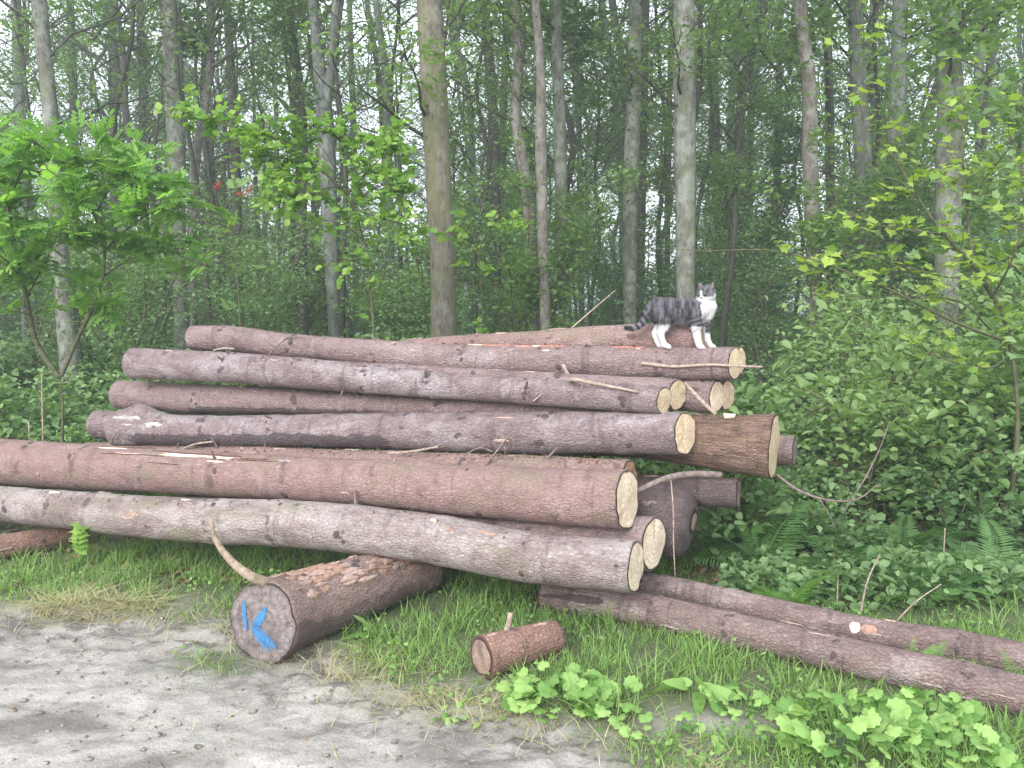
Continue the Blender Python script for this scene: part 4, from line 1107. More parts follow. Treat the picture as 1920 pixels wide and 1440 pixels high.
twig('thin dry root hanging down beside the bright sawn end', [(1258, 900, 3.78), (1262, 950, 3.74), (1263, 1020, 3.74), (1266, 1082, 3.76)], [0.005, 0.006, 0.006, 0.005], 'twig_pale')
twig('thin pale stem leaning behind the reddish back log', [(1064, 622, 4.9), (1110, 582, 4.95), (1154, 544, 5.0)], [0.012, 0.009, 0.005], 'twig_pale')
twig('snapped grey branch lying in the dark under the lowest front log', [(308, 1050, 4.86), (345, 1042, 4.94), (400, 1038, 4.98)], [0.016, 0.022, 0.018], 'twig', name='branch')
twig('short straw-coloured stick stuck in the grass by the short stub', [(1160, 1203, 3.66), (1185, 1218, 3.58), (1212, 1240, 3.49)], [0.012, 0.013, 0.012], 'twig_pale', name='stick')
twig('short dark twig resting on the furrowed scrap pile by the reddish log', [(872, 852, dk('D', 872, 1.1)), (905, 840, dk('D', 905, 1.15)), (925, 848, dk('D', 925, 1.1))], [0.007, 0.009, 0.006], 'twig')
for k, (u, v, key, du, dv) in enumerate([(362, 706, 'F', 3, -16), (412, 708, 'F', 4, -18), (517, 733, 'F', 1, -22), (548, 728, 'F', 22, -18), (643, 731, 'G', -14, 20), (328, 842, 'E', 12, -18), (738, 866, 'B', 6, -16), (835, 735, 'F', -2, -34), (735, 776, 'D', -24, -22), (1000, 752, 'D', 18, -14)]):
    d_ = dk(key, u, 0.75)
    twig(['curled snapped twig standing on the mauve-grey log near its far end', 'thin straight snag on the mauve-grey log', 'thick upright snag on the mauve-grey log', 'slanting snag on the mauve-grey log beside the thick one', 'short twig hanging from the grey log', 'crooked snag beside the bent pale twig', 'stubby dark snag on top of the thick reddish log', 'thin tall straight twig rising in front of the grey log', 'pale slanting twig lying on the burled log', 'short slanting twig by the burled log\'s thicker half'][k],
         [(u, v, d_), (u + du * 0.4 + 2, v + dv * 0.5, d_ - 0.01), (u + du, v + dv, d_ - 0.02)], [0.010, 0.008, 0.004], 'twig' if k % 3 else 'twig_pale')
# pale wood chip on the thick log
mb = MB()
cp, cn = surf(LOGS['L'], s_at_u(LOGS['L'], 1366), 1.2, 0.012)
vv = np.array([[-0.03, -0.02, 0], [0.03, -0.025, 0.004], [0.035, 0.02, 0], [-0.025, 0.02, 0.005]])
mb.add(np.r_[vv + [0, 0, 0.012], vv * 0.9 - [0, 0, 0.012]], np.array([[0, 1, 2, 3], [7, 6, 5, 4], [0, 4, 5, 1], [1, 5, 6, 2], [2, 6, 7, 3], [3, 7, 4, 0]]))
tag(obj('wood_chip', mb.mesh('wood_chip', smooth=False), M['bare_wood'], None, cp), 'pale chip of wood lying on the thick furrowed log', 'wood chip')

# crumbs of bark and needles along the ledges of the pile
rng = np.random.default_rng(8)
mb = MB()
for key, cnt, u0, u1 in [('E', 340, 240, 1150), ('A', 90, 60, 1100), ('H', 60, 500, 1200), ('G', 60, 420, 1150), ('F', 80, 300, 900), ('R', 60, 520, 740)]:
    for k in range(cnt):
        L = LOGS[key]
        p, nr = surf(L, s_at_u(L, rng.uniform(u0, u1)), rng.uniform(0.9, 1.9), 0.003)
        z = rng.uniform(0.004, 0.016)
        d = rng.normal(0, 1, 3); a = unit(np.cross(nr, d)); b = np.cross(nr, a)
        mb.add(np.array([p - a * z, p + b * z * 0.5 + nr * z * 0.5, p + a * z, p - b * z * 0.5 + nr * 0.3 * z]), np.array([[0, 1, 2, 3]]), tint=rng.uniform(0, 1))
stuff(obj('bark_debris', mb.mesh('bark_debris'), M['leaf_litter']))['label'] = 'crumbs of bark and needles scattered along the logs'

# ------------------------------------------------------------------ grass
def blades(x, y, h, w, lean, rng, z=None):
    """curved three-step grass blades: verts, quads, tint"""
    n = len(x)
    z = ground_h(x, y) if z is None else z
    az = rng.uniform(0, 2 * np.pi, n); ld = np.c_[np.cos(az), np.sin(az)] * (lean * h)[:, None]
    sd = np.c_[-np.sin(az + rng.normal(0, 0.6, n)), np.cos(az + rng.normal(0, 0.6, n))]
    V = np.zeros((n, 7, 3))
    for q, (t, ww) in enumerate([(0, 0.8), (0.4, 1.0), (0.75, 0.62)]):
        c = np.c_[x + ld[:, 0] * t ** 1.7, y + ld[:, 1] * t ** 1.7, z - 0.006 + h * (t - 0.35 * t * t * np.clip(lean, 0, 1.4))]
        o = np.c_[sd * (w * ww / 2)[:, None], np.zeros(n)]
        V[:, 2 * q] = c - o; V[:, 2 * q + 1] = c + o
    V[:, 6] = np.c_[x + ld[:, 0], y + ld[:, 1], z + h * (1 - 0.35 * np.clip(lean, 0, 1.4))]
    i = np.arange(n)[:, None] * 7
    F4 = np.concatenate([i + [0, 1, 3, 2], i + [2, 3, 5, 4]]); F3 = i + [4, 5, 6]
    return V.reshape(-1, 3), F4, F3

def add_blades(mb, x, y, h, w, lean, rng, z=None, tint=None):
    V, F4, F3 = blades(x, y, h, w, lean, rng, z)
    b = mb.n
    t = rng.uniform(0, 1, len(x)) if tint is None else tint
    mb.add(V, F4, tint=np.repeat(t, 7)); mb.f.setdefault(3, []).append(F3 + b)

def log_clear(x, y):
    """true where no ground log lies over the point"""
    ok = np.ones(len(x), bool)
    for key in ('P', 'Q', 'R', 'S', 'T'):
        L = LOGS[key]
        for i in range(0, len(L.s), 2):
            ok &= (x - L.C[i, 0]) ** 2 + (y - L.C[i, 1]) ** 2 > (L.R[i] * 0.8) ** 2
    return ok

rng = np.random.default_rng(91)
mb = MB(); mbs = MB()
n = 130000
x = rng.uniform(-3.9, 3.6, n); y = 2.2 + 3.8 * rng.uniform(0, 1, n) ** 1.25
g = grass_mask(x, y)
dens = fbm(x * 5, y * 5, 61, 3)
front = sstep(4.6, 5.6, y)
bank = sstep(0.15, 0.45, y - (3.95 - 0.33 * (x - 1.0))) * sstep(0.8, 1.2, x)
k = (rng.uniform(0, 1, n) < g ** 1.4 * np.clip(0.10 + 1.1 * sstep(0.28, 0.62, dens), 0, 1) * (1 - 0.75 * front) * (1 - 0.9 * bank)) & (np.abs(x) < 0.72 * y + 0.3) & log_clear(x, y)
x, y, g, dens = x[k], y[k], g[k], dens[k]
hh = (0.024 + 0.06 * rng.uniform(0, 1, len(x)) ** 1.6) * (0.5 + 0.7 * g) * (0.6 + 0.9 * dens)
add_blades(mb, x, y, hh, rng.uniform(0.0028, 0.0055, len(x)), rng.uniform(0.2, 1.25, len(x)), rng)
# small clover-like leaves among the grass
n = 7000
lx = rng.uniform(-3.2, 2.3, n); ly = 2.4 + 2.2 * rng.uniform(0, 1, n) ** 1.3
k = (grass_mask(lx, ly) > 0.25) & (fbm(lx * 3, ly * 3, 83) > 0.5) & log_clear(lx, ly); lx, ly = lx[k], ly[k]
lv, lf_, lt = leaf_cards(np.c_[lx, ly, ground_h(lx, ly) + rng.uniform(0.01, 0.06, len(lx))], 0.026, 0.02, rng, 1.2)
stuff(obj('clover', mesh_np('clover', lv, lf_, {'tint': lt}), M['leaf_weed']))['label'] = 'tiny clover-like leaves among the grass'
# longer tufts
for k in range(90):
    cx, cy = rng.uniform(-3.4, 2.6), rng.uniform(2.6, 5.0)
    if grass_mask(np.array([cx]), np.array([cy]))[0] < 0.6: continue
    m_ = rng.integers(14, 40)
    tx, ty = cx + rng.normal(0, 0.03, m_), cy + rng.normal(0, 0.03, m_)
    if not log_clear(np.array([cx]), np.array([cy]))[0]: continue
    add_blades(mb, tx, ty, rng.uniform(0.08, 0.18, m_), rng.uniform(0.004, 0.006, m_), rng.uniform(0.3, 1.1, m_), rng)
stuff(obj('grass', mb.mesh('grass'), M['grass']))['label'] = 'short bright green grass between the muddy track and the logs'
# dry stalks along the edge of the mud and the matted straw heap
n = 9000
x = rng.uniform(-3.6, 2.4, n); y = np.interp(x, EDGE_X, EDGE_Y) + rng.normal(0.05, 0.16, n)
k = rng.uniform(0, 1, n) < 0.20 + 0.8 * sstep(0.5, 0.7, fbm(x * 3, y * 3, 66)); x, y = x[k], y[k]
add_blades(mbs, x, y, rng.uniform(0.03, 0.10, len(x)), rng.uniform(0.002, 0.0035, len(x)), rng.uniform(1.0, 3.0, len(x)), rng)
n = 620
a = rng.uniform(0, 2 * np.pi, n); r_ = np.sqrt(rng.uniform(0, 1, n))
x = -2.18 + 0.36 * r_ * np.cos(a); y = 4.02 + 0.13 * r_ * np.sin(a)
zz = ground_h(x, y) + 0.075 * (1 - r_ ** 2) * rng.uniform(0.2, 1, n)
add_blades(mbs, x, y, rng.uniform(0.04, 0.10, n), rng.uniform(0.0025, 0.0045, n), rng.uniform(1.6, 4.2, n), rng, zz)
n = 260
x = rng.uniform(-1.6, 1.6, n); y = rng.uniform(2.6, 3.9, n)
add_blades(mbs, x, y, rng.uniform(0.02, 0.05, n), rng.uniform(0.002, 0.004, n), rng.uniform(2.0, 5.0, n), rng)
stuff(obj('dry_grass', mbs.mesh('dry_grass'), M['straw']))['label'] = 'matted dry straw along the edge of the muddy track'
# clods and crumbs of mud on the track
mb = MB()
for k in range(420):
    x, y = rng.uniform(-2.3, 1.3), rng.uniform(2.55, 4.1)
    if grass_mask(np.array([x]), np.array([y]))[0] > 0.5: continue
    s_ = 0.004 + 0.013 * rng.uniform(0, 1) ** 3
    v = unit(rng.normal(0, 1, (8, 3)) * 0.45 + np.array([[a, b, c_] for a in (-1, 1) for b in (-1, 1) for c_ in (-1, 1)])) * s_ * [1.3, 1, 0.6] + [x, y, gh(x, y) + s_ * 0.25]
    mb.add(v, np.array([[0, 1, 3, 2], [4, 6, 7, 5], [0, 4, 5, 1], [2, 3, 7, 6], [0, 2, 6, 4], [1, 5, 7, 3]]))
clod = simple_mat('mud_clod', (0.12, 0.10, 0.085), (0.36, 0.32, 0.27), 25)
stuff(obj('mud_clods', mb.mesh('mud_clods'), clod))['label'] = 'small clods of dry mud on the track'

n = 500
x = rng.uniform(-2.6, 1.6, n); y = rng.uniform(2.5, 4.3, n)
v, f, t = leaf_cards(np.c_[x, y, ground_h(x, y) + 0.006], 0.022, 0.010, rng, 3.0, 0.1, 0.0)
stuff(obj('track_litter', mesh_np('track_litter', v, f, {'tint': t}), M['leaf_litter']))['label'] = 'bark chips and bits of dead leaf on the track'

# ------------------------------------------------------------------ leaf shapes shared by many leaf objects (length 1, along +y from the stalk, normal +z)
def leaf_shape(name, prof, mat, fold=0.16, droop=0.25, lobes=None, wave=0.03, tint=0.5):
    n = len(prof)
    V, T = [], []
    for i, w in enumerate(prof):
        t = i / (n - 1)
        z = -droop * t * t
        V += [(-w, t - (0.16 * w if lobes is None else 0), z + fold * w + wave * math.sin(i * 2.1)), (0, t, z), (w, t - (0.16 * w if lobes is None else 0), z + fold * w - wave * math.sin(i * 2.6))]
    F = []
    for i in range(n - 1):
        a = 3 * i
        F += [(a, a + 1, a + 4, a + 3), (a + 1, a + 2, a + 5, a + 4)]
    me = mesh_np(name, V, np.array(F), {'tint': np.full(len(V), tint)})
    me.materials.append(M[mat]); return me
def compound_leaf(name, mat, pairs=4, lw=0.16, ll=0.40, tint=0.5):
    """pinnate leaf of a rowan or elder: leaflets on a stalk"""
    mb = MB()
    add_tube(mb, [[0, 0, 0], [0, 0.5, -0.02], [0, 0.85, -0.10]], [0.012, 0.009, 0.005], 3, 4, False, tint=0.2)
    def leaflet(p, d, L):
        d = unit(np.array(d)); s = unit(np.cross([0, 0, 1.0], d)); p = np.array(p)
        rows = [(0, 0.02), (0.3, 0.8), (0.6, 1.0), (0.85, 0.5), (1, 0.03)]
        V = []
        for t, w in rows:
            c_ = p + d * L * t + np.array([0, 0, -0.12 * L * t * t])
            V += [c_ - s * w * lw * L / 0.42 * 0.5 * 1.0 + [0, 0, 0.02 * w], c_, c_ + s * w * lw * L / 0.42 * 0.5 + [0, 0, 0.02 * w]]
        F = []
        for i in range(len(rows) - 1):
            a = 3 * i; F += [(a, a + 1, a + 4, a + 3), (a + 1, a + 2, a + 5, a + 4)]
        mb.add(V, np.array(F), tint=tint)
    for k in range(pairs):
        y0 = 0.22 + 0.60 * k / pairs
        for sd in (-1, 1):
            leaflet((0, y0, -0.1 * y0 * y0), (sd * 0.9, 0.55, 0.05), ll * (0.85 + 0.15 * math.sin(k + 1)))
    leaflet((0, 0.83, -0.09), (0, 1, -0.1), ll)
    me = mb.mesh(name); me.materials.append(M[mat]); return me
def lobed_leaf(name, mat, tint=0.5):
    """maple leaf of five lobes"""
    pts = [(0, 0.0), (0.22, 0.05), (0.48, 0.02), (0.34, 0.24), (0.60, 0.42), (0.36, 0.46), (0.30, 0.62), (0.12, 0.66), (0, 1.0)]
    full = pts + [(-x, y) for x, y in pts[-2:0:-1]]
    V = [(0, 0.36, 0.0)] + [(x, y, 0.10 * abs(x) - 0.18 * y * y) for x, y in full]
    n = len(full)
    F = np.array([[0, 1 + i, 1 + (i + 1) % n] for i in range(n)])
    me = mesh_np(name, V, F, {'tint': np.full(len(V), tint)}); me.materials.append(M[mat]); return me
def round_leaf(name, mat, tint=0.5, n=20):
    V = [(0, 0.36, 0.05)]
    for ring, k in ((0.55, 0), (1.0, 1)):
        for i in range(n):
            a = -math.pi / 2 + (i + 0.5) / n * 2 * math.pi
            notch = 1 - 0.62 * math.exp(-(min(i + 0.5, n - i - 0.5) / 1.1) ** 2)
            r_ = ring * (0.50 + (0.045 * (-1) ** i if k else 0)) * notch
            V.append((r_ * math.cos(a), 0.44 + r_ * math.sin(a) * 1.06, (0.03 if not k else -0.03) + 0.035 * (-1) ** (i // 2) * ring - 0.10 * (0.44 + r_ * math.sin(a)) ** 2))
    F3 = np.array([[0, 1 + i, 1 + (i + 1) % n] for i in range(n)])
    F4 = np.array([[1 + i, 1 + n + i, 1 + n + (i + 1) % n, 1 + (i + 1) % n] for i in range(n)])
    me = mesh_np(name, V, [F3, F4], {'tint': np.full(len(V), tint)}); me.materials.append(M[mat]); return me
def tints(fn, *a, **k): return [fn(*a, tint=t, **k) for t in (0.05, 0.35, 0.65, 0.95)]
LEAF_ALDER = tints(leaf_shape, 'leaf', [0.02, 0.22, 0.36, 0.43, 0.42, 0.28, 0.05], 'leaf_lime')
LEAF_WEED = tints(round_leaf, 'leaf', 'leaf_weed')
LEAF_DOCK = tints(leaf_shape, 'leaf', [0.05, 0.17, 0.21, 0.20, 0.17, 0.11, 0.02], 'leaf_weed', droop=0.35, wave=0.02)
LEAF_MAPLE = tints(lobed_leaf, 'leaf', 'leaf_yellow')
LEAF_MAPLE_G = tints(lobed_leaf, 'leaf', 'leaf_lime')
LEAF_PINNATE = tints(compound_leaf, 'leaf', 'leaf_fresh')
LEAF_BRAMBLE = tints(leaf_shape, 'leaf', [0.05, 0.28, 0.38, 0.36, 0.24, 0.03], 'leaf_bramble', droop=0.2)

def put_leaf(me, parent, base, p, d, up, size, name='leaf'):
    """leaf object with its stalk at p, pointing along d"""
    y = Vector(d).normalized(); z = Vector(up); x = y.cross(z)
    if x.length < 1e-3: x = Vector((1, 0, 0))
    x.normalize(); z = x.cross(y)
    o = bpy.data.objects.new(name, me); COL.objects.link(o); o.parent = parent
    o.matrix_local = Matrix.Translation(Vector(np.asarray(p) - base)) @ Matrix((x, y, z)).transposed().to_4x4() @ Matrix.Scale(size, 4)
    return o

def merge_leaves(me, items, base, name, mat, parent):
    """the leaves past the first 300 of a plant: one part"""
    co = np.zeros(len(me.vertices) * 3, np.float32); me.vertices.foreach_get('co', co); co = co.reshape(-1, 3)
    fs = {}
    for p in me.polygons: fs.setdefault(len(p.vertices), []).append(list(p.vertices))
    mb = MB(); r = np.random.default_rng(1)
    for p, d, up, size, bi in items:
        y = unit(d); x = unit(np.cross(y, up)); z = np.cross(x, y)
        V = np.asarray(p) + size * (co[:, :1] * x + co[:, 1:2] * y + co[:, 2:] * z)
        b = mb.n; first = True
        for kf in fs.values():
            if first: mb.add(V, np.array(kf), tint=r.uniform(0, 1)); first = False
            else: mb.f.setdefault(len(kf[0]), []).append(np.array(kf) + b)
    return stuff(obj(name, mb.mesh(name, base), mat, parent))

def sapling(label, name, base, branches, leaf_meshes, size, seed, sub=5, sub_len=0.3, per=5, limit=300, radius=0.018, upv=0.75, start=0.3, flat=0.5, cat='sapling', merge_mat=None, twigmat='twig_green'):
    """branches: list of (points (n,3), r0, leafy share). Twigs leave the branches, leaves sit on the twigs"""
    rng = np.random.default_rng(seed)
    base = np.asarray(base, float)
    root = thing(name, label, cat, base)
    items, bobj = [], []
    for bi, (pts, r0, leafy) in enumerate(branches):
        pts = catmull(np.array(pts, float), 22)
        mb = MB()
        add_tube(mb, pts, np.linspace(r0, max(0.0018, r0 * 0.2), 22), 6, None, False)
        if leafy > 0:
            ln = np.linalg.norm(np.diff(pts, axis=0), axis=1).sum()
            for q in range(max(2, int(sub * leafy * ln / 0.5))):
                i = rng.integers(int(start * 22), 22); b = pts[i]; tg = unit(pts[min(i + 1, 21)] - pts[i - 1])
                d = unit(tg * 0.7 + rng.normal(0, 0.8, 3) * [1, 1, flat] + [0, 0, 0.15]); l_ = sub_len * rng.uniform(0.5, 1.2)
                tw = np.array([b, b + d * l_ * 0.5 + rng.normal(0, 0.02, 3), b + d * l_ + [0, 0, -0.05 * l_] + rng.normal(0, 0.03, 3)])
                add_tube(mb, tw, [0.003, 0.0022, 0.0012], 4, 7, False)
                tw = catmull(tw, 12)
                for k in range(per):
                    j = int(np.clip(3 + 9 * (k + rng.uniform(0, 1)) / per, 2, 11))
                    ld = unit(unit(tw[j] - tw[j - 1]) * 0.6 + rng.normal(0, 0.65, 3) * [1, 1, 0.5])
                    up = unit(np.array([rng.normal(0, 0.4), rng.normal(0, 0.4) - 0.25, upv]))
                    items.append((tw[j], ld, up, size * rng.uniform(0.65, 1.25), bi))
        bobj.append(obj('stem' if bi == 0 else 'branch', mb.mesh('branch', base), M[twigmat], root))
    # the leaves nearest the open side show largest
    items.sort(key=lambda it: it[0][1])
    for p, d, up, s_, bi in items[:limit]:
        put_leaf(leaf_meshes[rng.integers(0, 4)], bobj[bi], base, p, d, up, s_)
    if len(items) > limit:
        merge_leaves(leaf_meshes[0], items[limit:], base, 'foliage', merge_mat, root)
    return root

def pth(px):  # rows (u, v, depth)
    return np.array([at(*q) for q in px])

# left: forked rowan-like sapling with feathery bright leaves
dS = 6.1
g0 = at(117, 830, dS); base = (g0[0], dS, gh(g0[0], dS))
br = [
 (np.r_[[list(base)], pth([(117, 815, dS), (117, 745, dS), (112, 708, dS)])], 0.022, 0),
 (pth([(112, 708, dS), (72, 650, dS), (50, 560, dS - 0.1), (30, 470, dS - 0.2), (18, 390, dS - 0.25), (40, 320, dS - 0.3), (66, 265, dS - 0.3)]), 0.022, 1.0),
 (pth([(115, 705, dS), (150, 625, dS), (188, 540, dS - 0.1), (196, 470, dS - 0.1), (178, 405, dS - 0.2), (160, 340, dS - 0.2), (190, 285, dS - 0.3)]), 0.016, 1.0),
 (pth([(178, 405, dS - 0.2), (215, 340, dS - 0.1), (250, 310, dS), (278, 288, dS)]), 0.010, 1.3),
 (pth([(160, 330, dS - 0.2), (110, 300, dS - 0.35), (70, 270, dS - 0.4)]), 0.009, 1.3),
 (pth([(196, 470, dS - 0.1), (250, 420, dS - 0.3), (300, 392, dS - 0.4), (340, 380, dS - 0.4)]), 0.009, 1.2),
 (pth([(190, 520, dS), (260, 480, dS - 0.2), (310, 468, dS - 0.2), (350, 465, dS - 0.2)]), 0.009, 1.3),
 (pth([(30, 470, dS - 0.2), (0, 400, dS - 0.4), (-40, 330, dS - 0.5)]), 0.010, 1.3),
 (pth([(50, 560, dS), (90, 480, dS - 0.3), (120, 420, dS - 0.4)]), 0.008, 1.3),
 (pth([(18, 390, dS - 0.25), (-10, 310, dS - 0.2), (6, 262, dS - 0.1)]), 0.008, 1.3),
 (pth([(40, 520, dS - 0.2), (0, 480, dS - 0.4), (-50, 455, dS - 0.5)]), 0.008, 1.2),
 (pth([(178, 405, dS - 0.2), (130, 360, dS - 0.5), (90, 330, dS - 0.6)]), 0.008, 1.3),
 (pth([(250, 310, dS), (245, 335, dS - 0.3), (270, 345, dS - 0.45)]), 0.006, 1.5),
]
sapling('young forked tree with bright green feathery leaves left of the pile', 'sapling', base, br, LEAF_PINNATE, 0.17, 301, sub=8.5, sub_len=0.20, per=5, merge_mat=M['leaf_fresh'])

# middle: alder sapling with round lime leaves
dA = 6.6
g0 = at(702, 640, dA); base = (g0[0], dA, gh(g0[0], dA))
br = [
 (np.r_[[list(base)], pth([(702, 640, dA), (694, 540, dA), (682, 450, dA), (660, 385, dA), (648, 340, dA)])], 0.020, 0.15),
 (pth([(652, 365, dA), (600, 320, dA - 0.1), (540, 300, dA - 0.2), (480, 285, dA - 0.3), (455, 275, dA - 0.3)]), 0.010, 1.2),
 (pth([(648, 340, dA), (645, 300, dA), (640, 262, dA), (636, 225, dA + 0.1)]), 0.011, 1.2),
 (pth([(625, 340, dA), (580, 300, dA - 0.2), (520, 262, dA - 0.3), (450, 240, dA - 0.3), (380, 225, dA - 0.3), (335, 215, dA - 0.3)]), 0.008, 1.1),
 (pth([(655, 360, dA), (690, 320, dA - 0.2), (718, 290, dA - 0.3), (735, 250, dA - 0.3)]), 0.008, 1.2),
 (pth([(660, 382, dA), (710, 350, dA - 0.2), (735, 348, dA - 0.3), (760, 368, dA - 0.3)]), 0.008, 1.2),
 (pth([(664, 392, dA), (720, 410, dA - 0.2), (755, 420, dA - 0.1), (780, 426, dA)]), 0.008, 0.6),
 (pth([(650, 350, dA), (600, 355, dA - 0.3), (540, 370, dA - 0.4), (485, 372, dA - 0.4)]), 0.008, 1.1),
 (pth([(645, 300, dA), (690, 268, dA + 0.1), (730, 268, dA + 0.1), (760, 295, dA + 0.1)]), 0.007, 1.2),
 (pth([(640, 262, dA), (600, 240, dA - 0.1), (560, 235, dA - 0.2)]), 0.006, 1.3),
 (pth([(600, 320, dA - 0.1), (560, 335, dA - 0.3), (500, 335, dA - 0.4)]), 0.006, 1.2),
 (pth([(690, 320, dA - 0.2), (730, 330, dA - 0.1), (760, 335, dA)]), 0.006, 1.3),
 (pth([(682, 450, dA), (640, 420, dA - 0.2), (600, 410, dA - 0.3)]), 0.005, 0.5),
 (pth([(690, 500, dA), (650, 490, dA - 0.2), (620, 500, dA - 0.2)]), 0.004, 0.4),
]
sapling('alder sapling with round lime-green leaves behind the pile, left of the thick mossy trunk', 'sapling', base, br, LEAF_ALDER, 0.064, 302, sub=14, sub_len=0.20, per=8, merge_mat=M['leaf_lime'], flat=0.6)

# right: maple bush leaning in over the bank, yellowish leaves on thin twigs
dM = 5.0
base = np.array([at(1895, 900, dM)[0], dM, 0]); base[2] = gh(base[0], dM)
br = [
 (np.r_[[base], pth([(1905, 720, dM), (1880, 590, dM), (1835, 510, dM - 0.1), (1770, 440, dM - 0.2), (1720, 370, dM - 0.2), (1680, 300, dM - 0.2), (1648, 262, dM - 0.2)])], 0.020, 1.0),
 (pth([(1880, 590, dM), (1830, 500, dM), (1812, 380, dM + 0.1), (1804, 250, dM + 0.1), (1806, 120, dM + 0.2)]), 0.012, 0.9),
 (pth([(1770, 440, dM - 0.2), (1700, 430, dM - 0.4), (1640, 420, dM - 0.5), (1590, 400, dM - 0.5)]), 0.007, 1.0),
 (pth([(1720, 370, dM - 0.2), (1690, 340, dM - 0.1), (1650, 330, dM), (1620, 260, dM), (1625, 160, dM), (1605, 0, dM)]), 0.006, 0.8),
 (pth([(1835, 510, dM), (1780, 520, dM - 0.3), (1700, 500, dM - 0.5), (1630, 480, dM - 0.5), (1560, 480, dM - 0.5)]), 0.007, 1.0),
 (pth([(1890, 640, dM), (1830, 620, dM - 0.3), (1760, 590, dM - 0.5), (1640, 530, dM - 0.6), (1440, 469, dM - 0.6), (1330, 470, dM - 0.6), (1230, 466, dM - 0.6)]), 0.010, 0.0),
 (pth([(1860, 560, dM), (1900, 480, dM - 0.3), (1930, 380, dM - 0.4), (1935, 300, dM - 0.4)]), 0.008, 1.3),
 (pth([(1812, 380, dM + 0.1), (1850, 330, dM), (1890, 280, dM - 0.2), (1925, 220, dM - 0.3)]), 0.007, 1.2),
 (pth([(1804, 250, dM + 0.1), (1770, 310, dM - 0.1), (1740, 310, dM - 0.2)]), 0.005, 1.4),
 (pth([(1895, 660, dM), (1850, 690, dM - 0.3), (1790, 680, dM - 0.4), (1700, 640, dM - 0.5)]), 0.007, 0.9),
 (pth([(1860, 620, dM), (1780, 560, dM - 0.4), (1690, 555, dM - 0.5), (1600, 555, dM - 0.6), (1510, 500, dM - 0.6)]), 0.006, 0.5),
]
sapling('maple bush with yellowish lobed leaves leaning in from the bank', 'maple_bush', base, br, LEAF_MAPLE, 0.062, 303, sub=6.5, sub_len=0.24, per=4, upv=1.3, merge_mat=M['leaf_yellow'], cat='bush', flat=0.5, start=0.35)
dM = 5.6
base = np.array([at(1990, 900, dM)[0], dM, 0]); base[2] = gh(base[0], dM)
br = [
 (np.r_[[base], pth([(1985, 720, dM), (1960, 560, dM), (1930, 420, dM), (1915, 300, dM), (1905, 200, dM)])], 0.018, 1.2),
 (pth([(1960, 560, dM), (1900, 500, dM - 0.3), (1850, 470, dM - 0.4), (1800, 460, dM - 0.5)]), 0.008, 1.2),
 (pth([(1975, 660, dM), (1900, 640, dM - 0.3), (1840, 650, dM - 0.5)]), 0.008, 1.2),
 (pth([(1930, 420, dM), (1880, 390, dM - 0.3), (1850, 360, dM - 0.4)]), 0.008, 1.2),
 (pth([(1915, 300, dM), (1950, 220, dM - 0.2), (1960, 160, dM - 0.2)]), 0.006, 1.2),
 (pth([(1985, 720, dM), (1930, 760, dM - 0.3), (1880, 770, dM - 0.4)]), 0.006, 1.2),
]
sapling('darker green leafy bush at the photo-side edge of the bank beyond the maple', 'leafy_bush', base, br, tints(lobed_leaf, 'leaf', 'leaf_bramble'), 0.085, 304, sub=10, sub_len=0.28, per=5, merge_mat=M['leaf_bramble'], cat='bush')['label'] = 'darker green lobed-leaf bush growing behind the yellowish maple twigs'

# small rowan with red berries behind the pile
dR = 8.5
g0 = at(445, 600, dR); base = np.array([g0[0], dR, gh(g0[0], dR)])
br = [(np.r_[[base], pth([(448, 560, dR), (440, 470, dR), (425, 400, dR), (412, 345, dR)])], 0.014, 0.3),
      (pth([(440, 470, dR), (460, 420, dR - 0.1), (465, 370, dR - 0.1)]), 0.006, 0.5), (pth([(425, 400, dR), (390, 380, dR - 0.1), (372, 350, dR - 0.2)]), 0.006, 0.5)]
rw = sapling('sparse shrub carrying a few clusters of red berries', 'rowan_shrub', base, br, tints(compound_leaf, 'leaf', 'leaf_wood'), 0.22, 305, sub=4, sub_len=0.25, per=3, cat='shrub')
rng = np.random.default_rng(4)
for (u, v) in [(410, 345), (448, 362), (462, 358), (405, 352), (470, 352)]:
    c0 = at(u, v, dR - 0.15); mb = MB()
    for k in range(16):
        q = c0 + rng.normal(0, 0.016, 3); s_ = 0.008
        o8 = np.array([[1, 0, 0], [-1, 0, 0], [0, 1, 0], [0, -1, 0], [0, 0, 1], [0, 0, -1]]) * s_ + q
        mb.add(o8, np.array([[0, 2, 4], [2, 1, 4], [1, 3, 4], [3, 0, 4], [2, 0, 5], [1, 2, 5], [3, 1, 5], [0, 3, 5]]))
    br_end = at(412 if u < 430 else 463, 347 if u < 430 else 372, dR - 0.1)
    add_tube(mb, [br_end, (br_end + c0) / 2 + [0, 0, 0.01], c0], [0.003, 0.002, 0.002], 4, 5)
    obj('berry_cluster', mb.mesh('berry_cluster', base), M['berry'], rw)

# spray of fresh leaves just right of the mossy trunk
dT = 7.6
g0 = at(905, 600, dT); base = np.array([g0[0], dT, gh(g0[0], dT)])
sapling('thin shrub with a flat spray of pale leaves right of the thick mossy trunk', 'shrub', base,
        [(np.r_[[base], pth([(905, 600, dT), (900, 520, dT), (895, 450, dT)])], 0.012, 0.4), (pth([(897, 470, dT), (920, 430, dT - 0.1), (960, 420, dT - 0.2), (990, 430, dT - 0.2)]), 0.006, 1.4), (pth([(897, 470, dT), (870, 430, dT - 0.2), (855, 420, dT - 0.3)]), 0.006, 1.2)],
        LEAF_ALDER, 0.075, 306, sub=6, sub_len=0.2, per=5, cat='shrub')

